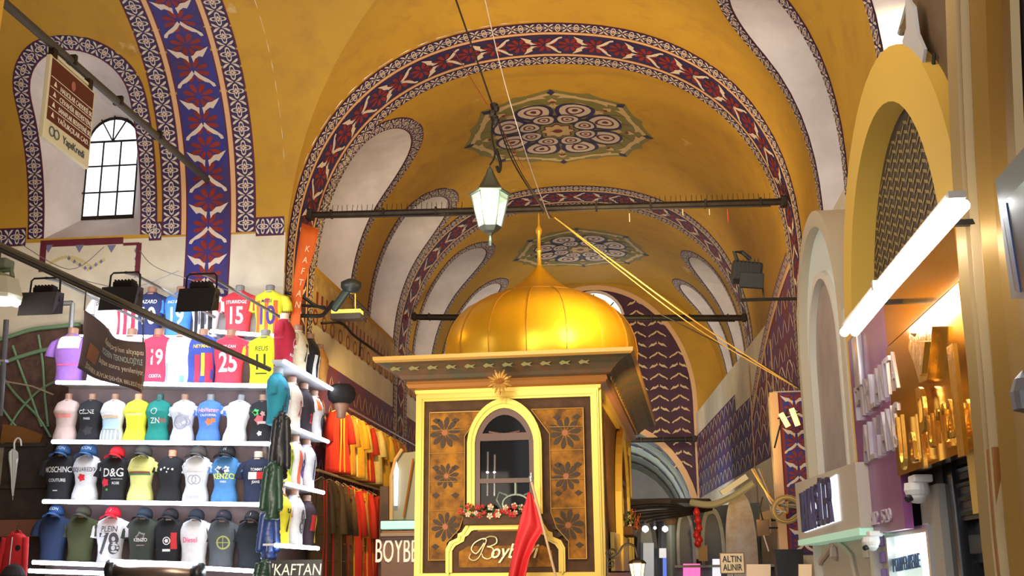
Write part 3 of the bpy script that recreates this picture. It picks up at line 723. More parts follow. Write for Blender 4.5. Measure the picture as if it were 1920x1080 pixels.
# flower boxes
def flower_box(loc,L,rz,label,cols,n,hgt=.10,sp=.09):
    t=empty('flower_box',loc,label,'flower box',rz=rz)
    b=MB(); b.box((0,0,.06),(L,.14,.12),BROWNF,bev=.01); b.build('planter',t)
    b=MB(); rnd=random.Random(n)
    for k in range(n*2):
        x=rnd.uniform(-L/2,L/2); y=rnd.uniform(-.08,.06); z=.10+rnd.uniform(0,hgt); a=rnd.uniform(0,6.3)
        b.add([(x,y,z),(x+.035*math.cos(a),y-.02,z+.02),(x+.06*math.cos(a),y-.03,z-.005),(x+.03*math.cos(a+.8),y,z-.02)],[(0,1,2,3)],mat('leaf_green',(.06,.10,.03),.5))
    b.build('leaves',t)
    for k in range(n):
        x=-L/2+L*(k+.5)/n+rnd.uniform(-.03,.03); y=-.07+rnd.uniform(-.04,.05); z=.10+rnd.uniform(0,hgt); r=rnd.uniform(.022,.036); m=cols[k%len(cols)]
        b=MB()
        for j in range(5):
            a=2*PI*j/5+k; b.add([(x,y-.012,z),(x+r*math.cos(a-.5),y-.02,z+r*math.sin(a-.5)),(x+r*1.25*math.cos(a),y-.008,z+r*1.25*math.sin(a)),(x+r*math.cos(a+.5),y-.02,z+r*math.sin(a+.5))],[(0,1,2,3)],m)
        b.lathe([(0,-.006),(r*.3,0),(0,.006)],PEACH,6,(x,y-.018,z)); b.build('blossom',t)
    return t
FR=mat('red_petal',(.55,.03,.03),.5); FW_=mat('white_petal',(.75,.62,.42),.5); FO=mat('orange_petal',(.75,.16,.03),.5)
q=KM@Vector((kf(935,980)[0],-.10,kf(935,985)[1]))
flower_box(q,.80,RAD(-2.9),'brown planter of red and white flowers under the kiosk front window',[FR,FW_,FR,FR,FW_],44,.12)
q=KM@Vector((KW+.12,sc,ks(1175,1012)[1]+.02))
flower_box(q,1.3,RAD(-2.9)+PI/2,'planter of orange-red flowers under the kiosk side window',[FO,FR,FO],30,.26)
# flag
def F3(x,y,D=12.9): return atY(x,y,D)
t=empty('flag',F3(1046,1200),'red flag hanging from a slanted pale pole before the kiosk','flag')
P0=F3(994,893); P1=F3(1052,1120)
b=MB(); b.tube([P0,P1],.014,mat('pale_wood',(.62,.42,.24),.5),8); o=b.build('flag_pole',t); o.matrix_parent_inverse=Matrix.Translation(-t.location)
b=MB(); b.lathe([(0,0),(.02,.01),(.012,.03),(.028,.05),(.03,.07),(.012,.09),(.02,.105),(0,.125)],STEEL,10,F3(996,905)); o=b.build('pole_finial',t,smooth=True); o.matrix_parent_inverse=Matrix.Translation(-t.location)
top=[F3(993,920),F3(1018,985)]; vs=[];fs=[];NX,NY=14,22
le=[(990,922),(984,945),(975,975),(967,1010),(960,1045),(952,1090)]; re_=[(997,925),(1006,950),(1021,992),(1003,1020),(992,1050),(984,1090)]
def ip(L,t): i=min(int(t*(len(L)-1)),len(L)-2); f=t*(len(L)-1)-i; return (L[i][0]*(1-f)+L[i+1][0]*f,L[i][1]*(1-f)+L[i+1][1]*f)
for j in range(NY+1):
    a=ip(le,j/NY); c=ip(re_,j/NY)
    for i in range(NX+1):
        s=i/NX; p_=F3(a[0]+(c[0]-a[0])*s,a[1]+(c[1]-a[1])*s,12.93+.045*math.sin(s*9+j*.12)*(j/NY+.15)); vs.append(p_)
for j in range(NY):
    for i in range(NX): k=j*(NX+1)+i; fs.append((k,k+1,k+NX+2,k+NX+1))
fl=obj('cloth',vs,fs,mat('flag_red',(.62,.015,.02),.55),t,smooth=True); fl.matrix_parent_inverse=Matrix.Translation(-t.location)
md=fl.modifiers.new('s','SOLIDIFY'); md.thickness=.004
# wrought bracket with the small lantern beside the kiosk
c0=F3(1148,1040,12.6)
t=empty('wall_lantern',F3(1145,1080,12.6),'small lit lantern on a scrolled iron bracket beside the kiosk side window','lantern')
def addp(b,name,smooth=False):
    o=b.build(name,t,smooth); o.matrix_parent_inverse=Matrix.Translation(-t.location); return o
b=MB()
def sp_(cx,cy,r0,r1,a0,a1,n=22): return [F3(cx+(r0+(r1-r0)*i/n)*math.cos(a0+(a1-a0)*i/n),cy+(r0+(r1-r0)*i/n)*math.sin(a0+(a1-a0)*i/n),12.6) for i in range(n+1)]
b.tube(sp_(1147,1036,2,11,0,2*PI*1.5),.011,IRON,6); b.tube(sp_(1145,1057,2,8,0,2*PI*1.4),.009,IRON,6)
b.tube(spl([F3(*q,12.6) for q in ((1138,1038),(1148,1047),(1160,1038),(1168,1024),(1180,1020),(1190,1026),(1194,1040),(1196,1052))]),.012,IRON,6)
b.tube([F3(1178,1020,12.6),F3(1178,1010,12.6)],.01,IRON,6); b.tube([F3(1138,1030,12.6),F3(1138,1110,12.6)],.014,IRON,6)
addp(b,'bracket')
lc=F3(1195,1066,12.6); b=MB()
LG=mat('lantern_glass',(.9,.75,.5),.2,emit=(1,.72,.38),es=1.6)
b.lathe([(.055,-.13),(.085,.05)],LG,6,lc); addp(b,'lantern_glass')
b=MB(); b.lathe([(.10,.05),(.10,.06),(.075,.085),(.03,.10),(0,.12)],IRON,6,lc); b.lathe([(.02,-.17),(.06,-.14),(.06,-.13)],IRON,6,lc)
for k in range(6): a=2*PI*k/6; b.tube([lc+Vector((.057*math.cos(a),.057*math.sin(a),-.13)),lc+Vector((.087*math.cos(a),.087*math.sin(a),.05))],.005,IRON,5)
addp(b,'lantern_frame')
b=MB(); b.lathe([(0,-.05),(.03,-.02),(.03,.01),(0,.03)],glow('warm_bulb',(1,.85,.6),30),10,lc); addp(b,'bulb')
lamp('small_lantern_light','POINT',lc+Vector((0,-.16,0)),14,(1,.72,.35),.05)
lamp('kiosk_side_fill','SPOT',(1.1,14.0,2.0),420,(1,.66,.2),.10,(.1,16.2,4.1),spot=100)  # added spot brightening the side cornice, apart from the lantern's own light

# ---------------------------------------------------------------- the hanging lantern
LY=12.
def FL(x,y): return atY(x,y,LY)
lc=FL(919,395); t=empty('hanging_lantern',FL(919,465),'lit hexagonal lantern with a dark pointed cap hanging on wires in the nave','lantern')
def addp(b,name,smooth=False,par=None):
    o=b.build(name,par or t,smooth)
    o.matrix_parent_inverse=Matrix.Translation(-t.location); return o
LIR=mat('lantern_iron',(.10,.11,.09),.5,.5)
b=MB(); b.lathe([(.245,.185),(.25,.20),(.18,.235),(.14,.27),(.095,.35),(.05,.44),(.03,.50),(.012,.52),(0,.56)],LIR,6,lc,RAD(8)); addp(b,'cap')
b=MB(); cols_=[]
for k in range(6):
    a=2*PI*k/6+RAD(8); c_,s_=math.cos(a),math.sin(a)
    b.tube([lc+Vector((.125*c_,.125*s_,-.20)),lc+Vector((.215*c_,.215*s_,.185))],.012,LIR,5)
b.lathe([(.02,-.42),(.025,-.36),(.015,-.30),(.04,-.27),(.085,-.25),(.13,-.20),(.13,-.19)],LIR,6,lc,RAD(8)); b.lathe([(.19,.125),(.195,.14),(.19,.15)],LIR,6,lc,RAD(8))
addp(b,'frame')
b=MB(); b.lathe([(.122,-.195),(.21,.18)],mat('lit_glass',(.8,.9,.7),.15,emit=(.75,1,.6),es=.9,alpha=.35),6,lc,RAD(8)); addp(b,'glass')
b=MB(); b.lathe([(0,-.16),(.05,-.13),(.065,.0),(.06,.10),(0,.15)],glow('lantern_bulb',(.93,1,.85),22),14,lc); addp(b,'bulb')
lamp('lantern_light','POINT',lc+Vector((0,-.3,0)),45,(.9,1,.8),.12)
b=MB()
kn=FL(926,205); b.tube(spl([lc+Vector((0,0,.55)),FL(928,290),FL(922,250),kn]),.012,IRON,6)
for i in range(5): b.lathe([(0,-.05),(.045,-.02),(.05,.02),(0,.05)],IRON,7,kn+Vector((.02*math.sin(i*2.1),.02*math.cos(i*2.),-.05*i+.05)))
b.tube(spl([FL(930,280),FL(938,305),FL(936,322),FL(931,312)]),.02,IRON,6)
addp(b,'hanging_cable')
def cable(name,pts,r,m,label,cat='cable',sm=6,group=None):
    b=MB(); b.tube(spl(pts,sm) if len(pts)>2 else [Vector(p) for p in pts],r,m,6); o=b.build(name); return tag(o,label,cat,group)
BLK=mat('cable_black',(.02,.015,.015),.6); YEL=mat('cable_ochre',(.75,.42,.08),.5); REDC=mat('cable_red',(.5,.05,.03),.5); PALE=mat('cable_pale',(.65,.5,.42),.6)
cable('cable',[atY(848,-20,11.9),kn],.011,BLK,'black suspension wire rising from the hanging lantern to the vault')
cable('cable',[kn+Vector((0,.03,0)),atY(960,300,13),atY(1010,380,14.2),atY(1035,408,15.5)],.010,BLK,'black cable slanting from the lantern knot down to the first tie rod')
cable('cable',[kn+Vector((.02,.03,-.05)),atY(975,320,13.2),atY(1030,402,15.4)],.007,BLK,'thinner dark cable beside the one from the lantern knot')
cable('cable',[atY(850,95,14.8),atY(925,215,12.2),atY(990,330,14)],.005,REDC,'thin red wire crossing the big painted arch beside the lantern')
cable('cable',[atY(905,-20,11),atY(945,150,11.6),atY(990,300,12.4),atY(1030,410,13.5)],.006,PALE,'thin pale cord right of the black lantern wire')
cable('cable',[atY(1040,408,15.5),atY(1150,490,15.2),atY(1300,600,15),atY(1485,722,14.8)],.010,YEL,'thick ochre cable slanting from the first tie rod to the right wall')
cable('cable',[atY(1046,412,15.6),atY(1160,505,15.3),atY(1310,618,15.1),atY(1495,728,14.9)],.007,YEL,'thin ochre cable running close under the thick one')
cable('cable',[atY(1240,590,15.2),atY(1340,640,15.1),atY(1440,690,15.),atY(1500,728,14.9)],.007,BLK,'dark sagging cable below the ochre pair on the right')
# tie rods
def tie_rod(a,b_,r,label,spikes,end=.05):
    t=empty('tie_rod',a,label,'tie rod')
    a=Vector(a);b_=Vector(b_); d=b_-a; m=MB(); m.tube([(0,0,0),d*.3,d],[r*1.1,r,r*1.2],IRON,8)
    for k in range(9): m.box(d*(.05+.9*k/8),(.03,r*2.6,r*2.6),IRON)
    m.tube([d*.02+Vector((0,0,-r)),d*.3+Vector((0,0,-r*1.5)),d*.6+Vector((0,0,-r*.9)),d*.97+Vector((0,0,-r*1.3))],.018,BLK,5)
    m.build('bar',t)
    for q,s in ((0,1),(1,-1)):
        e=MB(); e.box(d*q+Vector((s*.02,0,0)),(.10,.16,.16),IRON,bev=.02); e.build('wall_anchor',t)
    if spikes:
        e=MB(); e.tube([(0,0,0),(0,.01,.10)],.0045,IRON,3,False); sp0=None
        for k in range(spikes):
            if .33<k/spikes<.62: continue
            if sp0 is None: sp0=e.build('bird_spike',t); q=sp0
            else: q=sp0.copy(); COL.objects.link(q)
            q.location=d*(.02+.96*k/spikes)+Vector((0,0,r)); q.rotation_euler=(.1*math.sin(k*2.3),.1*math.cos(k*1.7),0)
    return t
r1=tie_rod(atY(578,403,15.7),atY(1472,378,15.9),.045,'dark iron tie rod with bird spikes behind the hanging lantern',90)
tie_rod(atY(775,594,23.2),atY(1397,596,23.2),.055,'dark tie rod behind the golden dome, second from the viewer',0)
tie_rod(Vector((-3.6,29.5,5.05)),atY(1305,720,29.5) if 0 else Vector((1.55,29.5,6.35)) if 0 else Vector((1.5,29.5,5.05)),.05,'short dark tie rod across the far end above the passage arch',0)
for x,l in ((1180,.13),(1280,.10),(1330,.09),(1364,.20)):
    b=MB(); q=atY(x,392 if x>1250 else 400,15.6); b.tube([q,q+Vector((0,0,-l))],.008,REDC if x==1364 else PALE,5); tag(b.build('cable_tie'),{1180:'pale cable tie on the first tie rod above the dome finial side',1280:'pale cable tie on the first tie rod, middle right',1330:'pale short cable tie right of the middle one on the tie rod',1364:'red cable tie hanging below the first tie rod at right'}[x],'cable tie')

# ---------------------------------------------------------------- the shirt shop on the left
WOODB=mat('dark_boards',(.045,.032,.026),.6,noise=.4,scale=5)
MAUVE=mat('mauve_backboard',(.22,.15,.15),.6,noise=.2,scale=2)
SHELFM=mat('white_shelf',(.55,.56,.62),.4)
LED=glow('led_strip_light',(.78,.86,1),22)
SY=14.0
def shelfpts(i): return {0:((395,622),(527,632)),1:((105,718),(527,725)),2:((97,829),(507,833)),3:((80,941),(497,947)),4:((62,1055),(200,1060))}[i]
def shelf(name,a,b_,dep,label,inward,group='lit shelves of the shirt shop'):
    a=Vector(a);b_=Vector(b_); t=empty(name,a,label,'shelf',group); d=b_-a; n=inward
    m=MB(); vs=[Vector((0,0,0)),d,d+n*dep,n*(dep if n.x==0 else .14)]; vs+=[v+Vector((0,0,.025)) for v in vs]
    m.add(vs,[(0,3,2,1),(4,5,6,7),(0,1,5,4),(1,2,6,5),(2,3,7,6),(3,0,4,7)],SHELFM); m.build('board',t)
    m=MB(); m.tube([d*.005-n*.018+Vector((0,0,.005)),d*.995-n*.018+Vector((0,0,.005))],.026,LED,8); m.build('led_strip',t)
    return t
lab={0:'short topmost lit shelf under the yellow-and-red striped shirt',1:'long lit shelf under the second row of football shirts',2:'long lit shelf under the row of slim T-shirts',3:'long lit shelf under the row of capped and printed torsos',4:'short lit shelf stub at the bottom left under the navy shirt'}
for i in range(5):
    (a,b_)=shelfpts(i); Y_=SY+.35 if i==0 else SY; shelf('display_shelf',atY(*a,Y_),atY(*b_,Y_),.41 if i==0 else .48,lab[i],Vector((0,1,0)))
shelf('display_shelf',atY(140,632,SY+.35),atY(393,634,SY+.35),.41,'bright shelf behind the black floodlights under the back row of shirts',Vector((0,1,0)))
shelf('display_shelf',atY(55,1071,SY-.12),atY(203,1076,SY-.12),.58,'lowest lit shelf edge left of the metal awning roller',Vector((0,1,0)))
shelf('display_shelf',atY(380,1066,SY),atY(484,1072,SY),.48,'short lit shelf right of the metal awning roller',Vector((0,1,0)))
SX=-4.35
side=[((530,683),(622,727)),((533,796),(613,829)),((535,908),(604,924)),((514,1023),(594,1029))]
sl=['upper lit side shelf under the red and black shirts','second lit side shelf under the teal and white shirts','third lit side shelf under the bright yellow and striped shirts','lowest lit side shelf under the yellow seven and white eight shirts']
SIDEZ=[]
for (a,b_),l in zip(side,sl):
    A=atX(*a,SX);B=atX(*b_,SX); z=(A.z+B.z)/2; A.z=B.z=z; SIDEZ.append(z); shelf('display_shelf',A,B,.50,l,Vector((-1,0,0)),'side shelves of the shirt shop')
# backboards
b=MB(); q0=atY(95,1090,14.45); q1=atY(512,640,14.45)
b.box(((q0.x+q1.x)/2,14.5,(q0.z+q1.z)/2),(q1.x-q0.x,.06,q1.z-q0.z),MAUVE); tag(b.build('backboard'),'mauve board standing behind the rows of shirts','board')
b=MB(); b.box((-4.86,15.3,2.9),(.05,2.0,3.0),MAUVE); tag(b.build('backboard'),'narrow board behind the side shelves of shirts','board')
PAPER=mat('cold_white_panel',(.75,.77,.8),.6)
b=MB(); q0=atY(150,716,14.75); q1=atY(520,560,14.75); b.box(((q0.x+q1.x)/2,14.78,(q0.z+q1.z)/2),(q1.x-q0.x,.04,q1.z-q0.z),PAPER); tag(b.build('backboard'),'white panel behind the top rows of football shirts','board')

FABN={}
def fab(c,n=0):
    k='cloth_%d_%d_%d'%tuple(int(v*255) for v in c); return mat(k,c,.85,noise=.12,scale=14)
SKIN=mat('mannequin_tan',(.32,.17,.11),.45); SKG=mat('mannequin_grey',(.22,.23,.24),.45); SKO=mat('mannequin_peach',(.80,.33,.18),.45); SKP=mat('mannequin_pale',(.62,.48,.38),.45)
def ringz(z,a,b_,y0=0,n=24,e=2.5,x0=0):
    out=[]
    for k in range(n):
        t=2*PI*k/n; c,s=math.cos(t),math.sin(t)
        out.append((x0+math.copysign(abs(c)**(2/e),c)*a, y0+math.copysign(abs(s)**(2/e),s)*b_, z))
    return out
MALE=[(0,.160,.100,0),(.10,.150,.098,0),(.22,.155,.102,0),(.34,.178,.115,-.005),(.43,.190,.112,0),(.49,.190,.095,.005),(.53,.170,.075,.01),(.56,.115,.06,.01),(.575,.070,.052,.01)]
FEM=[(0,.155,.105,0),(.09,.150,.10,0),(.20,.118,.082,0),(.30,.130,.095,-.005),(.38,.158,.118,-.02),(.45,.150,.095,-.005),(.50,.135,.07,.005),(.525,.095,.055,.01),(.535,.062,.045,.01)]
def loft(b,R,m,x0=0):
    vs=[];n=24
    rr=[];
    for i in range(len(R)-1):
        for k in range(3):
            t=k/3; rr.append([R[i][j]*(1-t)+R[i+1][j]*t for j in range(4)])
    rr.append(R[-1])
    for j,(z,a,bb,y0) in enumerate(rr):
        q=ringz(z,a,bb,y0)
        q=[(x,y+.004*math.sin(x*60+z*25)*(1-z),z) for x,y,z in q]; vs+=q
    fs=[(i*n+k,i*n+(k+1)%n,(i+1)*n+(k+1)%n,(i+1)*n+k) for i in range(len(rr)-1) for k in range(n)]
    fs.append(tuple(range(n-1,-1,-1))); b.add(vs,fs,m)
BRAND={}
def torso(loc,label,shirt,kind='m',sc=1.,skin=None,rz=0,sleeve=True,slc=None,decals=(),cap=None,capl=None,neck=True,lean=0,group=None,stripes=None,capdec=None):
    t=empty('mannequin_torso',loc,label,'mannequin',group,rot=(0,RAD(lean),rz)); t.scale=(sc,sc,sc)
    R=MALE if kind=='m' else FEM; m=fab(shirt); top=R[-1][0]
    b=MB(); loft(b,R,m); s=b.build('shirt',t,True)
    bm=bmesh.new(); bm.from_mesh(s.data); T_=BVHTree.FromBMesh(bm); bm.free()
    if sleeve:
        for sg in (-1,1):
            b=MB(); w=R[5][1]
            L_=.17 if kind=='m' else .10
            b.tube([(sg*(w-.045),0.005,R[5][0]-.005),(sg*(w+.01),0,R[5][0]-.03),(sg*(w+.045),-.005,R[5][0]-L_*.55),(sg*(w+.055),-.01,R[5][0]-L_)],[.055,.062,.060,.062] if kind=='m' else [.04,.045,.043,.045],fab(slc) if slc else m,12); b.build('sleeve',t,True)
    if neck:
        b=MB(); sk=skin or SKIN; nr=.055 if kind=='m' else .045
        b.lathe([(nr*1.35,top-.02),(nr*1.05,top+.01),(nr,top+.04),(nr*1.05,top+.075),(nr*.9,top+.085),(0,top+.088)],sk,14,(0,.01,0)); b.build('neck',t,True)
        b=MB(); b.tube([(nr*1.28*math.cos(a),.01+nr*1.1*math.sin(a),top+.002) for a in [2*PI*k/14 for k in range(15)]],.006,fab(slc) if slc else m,5); b.build('collar',t,True)
    def hit(x,z):
        h=T_.ray_cast(Vector((x,-1,z)),Vector((0,1,0)))
        return h[0] if h[0] is not None else Vector((x,.0,z))
    P={}
    for d in decals:
        k=d[0]; col=d[-1]; m2=mat('print_%d_%d_%d'%tuple(int(v*255) for v in col),col,.7); b=P.setdefault('print',MB()); off=.005+.0015*list(decals).index(d)
        if k=='t':
            _,txt,size,x,z,_=d; sx=.85; vs,fs=text_mesh(txt,size,0,sx=sx,off=size*.014)
            w=max(abs(v.x) for v in vs) if vs else 1
            if w>R[4][1]*.92: f=R[4][1]*.92/w; vs=[Vector((v.x*f,v.y,0)) for v in vs]
            out=[]
            for v in vs: h=hit(x+v.x,z+v.y); out.append((h.x,h.y-off,h.z))
            b.add(out,fs,m2)
        elif k=='T':
            _,txt,size,x,z,_=d; vs,fs=text_mesh(txt,size,0,sx=.78,bev=0,off=size*.022)
            b2=[]
            for v in vs: h=hit(x+v.x,z+v.y*1.1); b2.append((h.x,h.y-off,h.z))
            b.add(b2,fs,m2)
        elif k=='r':
            _,x0,x1,z0,z1,_=d; nx=max(2,int((x1-x0)/.02)); nz=max(2,int((z1-z0)/.03)); vs=[]
            for j in range(nz+1):
                for i in range(nx+1): h=hit(x0+(x1-x0)*i/nx,z0+(z1-z0)*j/nz); vs.append((h.x,h.y-off,h.z))
            b.add(vs,[(j*(nx+1)+i,j*(nx+1)+i+1,(j+1)*(nx+1)+i+1,(j+1)*(nx+1)+i) for j in range(nz) for i in range(nx)],m2)
        elif k=='c':
            _,x,z,r,_=d; q=[hit(x+r*math.cos(2*PI*i/10)*(1 if i%2 else .65),z+r*math.sin(2*PI*i/10)*(1 if i%2 else .7)) for i in range(10)]
            b.add([(h.x,h.y-off,h.z) for h in q],[tuple(range(10))],m2)
        elif k=='o':
            _,x,z,r,_=d; q=[]
            for rr in (r,r*.78):
                for i in range(16): h=hit(x+rr*math.cos(2*PI*i/16),z+rr*math.sin(2*PI*i/16)); q.append((h.x,h.y-off,h.z))
            b.add(q,[(i,(i+1)%16,16+(i+1)%16,16+i) for i in range(16)],m2)
    for k,b in P.items():
        # keep winding, no normal recalculation needed for thin prints
        o=b.build(k,t)
    if cap:
        M=Matrix.LocRotScale(Vector(loc),t.rotation_euler,Vector((sc,sc,sc)))
        c=empty('cap',M@Vector((0,.0,top+.02)),capl,'cap','caps on the shirt torsos',rot=(RAD(-18),RAD(lean)+RAD(4),rz)); c.scale=(sc,sc,sc)
        cm=fab(cap); b=MB()
        pr=[(.098,-.01),(.100,.03),(.092,.065),(.070,.095),(.035,.112),(0,.118)]
        b.lathe(pr,cm,18); b.build('crown',c,True)
        b=MB(); vs=[]
        for j in range(7):
            r=.095+.075*j/6
            for i in range(13):
                a=-PI/2+(i-6)/6*1.05; k2=math.cos((i-6)/6*1.05)
                rr=.095+(r-.095)*max(k2,.0)**.6*1.0; vs.append((rr*math.cos(a)*.98,rr*math.sin(a),-.012-.05*((r-.095)/.075)*1.0-.02*((i-6)/6)**2))
        fs=[(j*13+i,j*13+i+1,(j+1)*13+i+1,(j+1)*13+i) for j in range(6) for i in range(12)]
        n=len(vs); vs2=vs+[(x,y,z-.006) for x,y,z in vs]; fs+=[tuple(n+q for q in f[::-1]) for f in fs]
        b.add(vs2,fs,cm); b.build('brim',c,True)
        b=MB(); b.lathe([(0,-.004),(.008,0),(0,.006)],cm,8,(0,0,.118)); b.build('button',c)
        if capdec:
            txt,col=capdec; vs,fs=text_mesh(txt,.055,.001,sx=.9); m2=mat('print_%d_%d_%d'%tuple(int(v*255) for v in col),col,.7)
            Tm=frame((0,-.101,.035),(1,0,0),(0,.25,1)); vv=[]
            for v in vs: a=v.x/.1; vv.append((.101*math.sin(a),-.101*math.cos(a)*(1-.0*v.y)+max(0,v.y)*.25,.035+v.y))
            b=MB(); b.add([(x,y-.002,z) for x,y,z in vv],fs,m2); b.build('badge',c)
    return t
W_=(.78,.79,.82); Bk=(.012,.012,.016); Nv=(.015,.022,.06); Rd=(.55,.02,.04); Yl=(.80,.78,.03); Bl=(.04,.12,.55); Gy=(.10,.11,.13)
def base(px,row,dy=.21):
    (a,b_)=shelfpts(row); y=a[1]+(b_[1]-a[1])*(px-a[0])/(b_[0]-a[0]); q=atY(px,y,SY)
    q.y+=dy; q.x*=(SY+dy)/SY; q.z+=.026; return q
def row(r,items,sc,kind,group):
    for it in items:
        px,label,shirt=it[:3]; kw=dict(it[3]) if len(it)>3 else {}
        q=base(px,r); kw.setdefault('sc',sc); kw.setdefault('kind',kind); torso(q,label,shirt,group=group,**kw)
G='shirts on torsos in the front rows'
# top row: backs of football shirts, standing on the shelf behind the lamps
def top0(px,y=628): q=atY(px,y,SY+.35); q.z+=.026; q.y+=.18; return q
t0=[(188,'white football shirt with black name behind the banner pole',W_,[('t','DI MARIA',.07,0,.42,Bk)]),
 (232,'red and white striped shirt hidden behind the middle black floodlight',(.6,.03,.08),[('r',-.10,-.05,.02,.5,W_),('r',.0,.05,.02,.5,W_),('r',.10,.14,.02,.5,W_)]),
 (268,'dark navy football shirt with white number ten',(.02,.03,.12),[('t','HAZARD',.07,0,.44,W_),('T','10',.27,.01,.25,W_)]),
 (323,'bright blue football shirt with white number nineteen',(.05,.22,.70),[('t','INCI BESEN',.055,0,.44,W_),('T','19',.27,.0,.25,W_)]),
 (374,'white and black striped shirt below the right black floodlight',W_,[('r',-.11,-.06,.02,.40,Bk),('r',-.02,.03,.02,.40,Bk),('r',.07,.12,.02,.40,Bk),('T','11',.2,0,.22,(.1,.1,.15))]),
 (436,'red football shirt with white number fifteen',(.62,.04,.06),[('t','STURRIDGE',.06,0,.42,W_),('T','15',.27,.0,.24,W_)]),
 (494,'yellow shirt with red stripes and dark number ten, top right corner',(.82,.80,.04),[('r',-.13,-.08,.02,.44,(.75,.12,.02)),('r',-.02,.03,.02,.47,(.75,.12,.02)),('r',.09,.14,.02,.44,(.75,.12,.02)),('t','MESSI',.065,0,.43,(.05,.03,.2)),('T','10',.30,.0,.24,(.06,.03,.22))])]
for px,l,c,d in t0: torso(top0(px,632 if px<395 else 630),l,c,sc=1.10,skin=SKG if px>400 else SKIN,decals=d,group='football shirts on the topmost shelf',slc=(.8,.78,.05) if px==494 else None)
row(1,[(128,'white and purple shaded shirt at the left end of the second row',(.30,.14,.55),dict(decals=[('r',-.12,.14,.40,.55,W_),('r',-.12,.14,.2,.22,(.7,.1,.3))])),
 (187,'white shirt half hidden behind the dark hanging banner',W_,{}),
 (240,'pale shirt behind the right edge of the dark banner',(.6,.5,.55),{}),
 (291,'red football shirt with small white name low on its back',(.68,.05,.12),dict(decals=[('T','19',.22,.03,.30,W_),('t','COSTA',.05,.03,.09,W_)])),
 (334,'plain white shirt between the red one and the blue-red one',(.85,.85,.88),dict(decals=[('r',-.12,-.10,.05,.25,(.2,.4,.7)),('r',.05,.10,.02,.1,(.2,.4,.7))])),
 (376,'blue shirt with red and yellow stripes in the second row',(.05,.09,.45),dict(slc=(.04,.10,.50),decals=[('r',-.04,.02,.0,.34,(.6,.03,.08)),('r',.08,.15,.0,.36,(.6,.03,.08)),('t','NEYMAR',.06,.03,.44,(.85,.6,.05)),('r',.035,.075,.10,.36,(.85,.6,.05))])),
 (428,'red football shirt with white number twenty-five',(.66,.05,.10),dict(decals=[('t','EMRE CAN',.05,0,.44,W_),('T','25',.28,.02,.25,W_)])),
 (493,'fluorescent yellow football shirt with black number eleven',(.80,.88,.02),dict(skin=SKG,decals=[('t','REUS',.08,0,.42,(.1,.12,.02)),('T','11',.22,0,.26,(.03,.03,.01)),('r',-.06,.07,.13,.145,(.03,.03,.01))]))],1.17,'m',G)
row(2,[(121,'beige sleeveless top with a pink stripe',(.62,.47,.44),dict(sleeve=False,decals=[('r',-.09,.10,.30,.345,(.75,.25,.22))])),
 (166,'black sleeveless top with white lettering and a waist knot',Bk,dict(sleeve=False,decals=[('t','CÉLINE',.07,0,.37,W_),('t','PARIS',.04,0,.29,W_),('c',.02,.14,.07,(.03,.03,.035))])),
 (209,'white top above a blue and white checked hem',W_,dict(sleeve=False,decals=[('r',-.10,.10,.30,.33,(.6,.45,.3)),('r',-.11,.11,.16,.29,(.42,.60,.75)),('r',-.13,.13,.02,.15,(.35,.4,.45))]+[('r',-.12+.05*i,-.10+.05*i,.02,.15,W_) for i in range(5)])),
 (253,'bright yellow top knotted at the waist',(.88,.86,.05),dict(sleeve=False,skin=SKO,decals=[('r',-.09,.11,.33,.36,(.9,.75,.3)),('c',.02,.17,.05,(.75,.72,.03))])),
 (294,'teal green top with white line drawing',(.01,.24,.21),dict(sleeve=False,skin=mat('mannequin_dark_green',(.02,.10,.09),.4),decals=[('o',-.01,.39,.04,(.5,.6,.6)),('t','ZN',.10,.0,.27,(.6,.7,.7)),('r',.05,.12,.25,.30,(.2,.12,.1))])),
 (341,'white T-shirt with round grey print',(.66,.68,.76),dict(decals=[('c',.02,.27,.11,(.40,.42,.50)),('o',0,.25,.09,(.3,.32,.42)),('o',.06,.26,.06,(.35,.36,.44))])),
 (390,'blue T-shirt with orange bird and pink-white lettering',(.08,.22,.68),dict(skin=SKG,decals=[('t','Hollister',.085,.02,.40,(.85,.35,.35)),('t','CALIFORNIA',.04,.02,.34,W_),('c',.03,.26,.05,(.85,.2,.08)),('c',.08,.28,.035,(.85,.2,.08))])),
 (439,'white T-shirt leaning right, without clear print',(.74,.76,.78),dict(lean=6,skin=SKG,decals=[('r',-.08,.10,.25,.34,(.62,.66,.68)),('r',-.02,.11,.42,.44,(.5,.6,.58))])),
 (489,'black T-shirt with green, pink and white print',Bk,dict(decals=[('c',-.04,.38,.05,(.05,.5,.12)),('c',.0,.29,.07,(.6,.12,.15)),('c',.05,.36,.035,(.6,.35,.35)),('c',.01,.12,.035,W_),('r',-.02,.08,.24,.27,(.6,.5,.5))]))],1.05,'f','slim torsos in the T-shirt row')
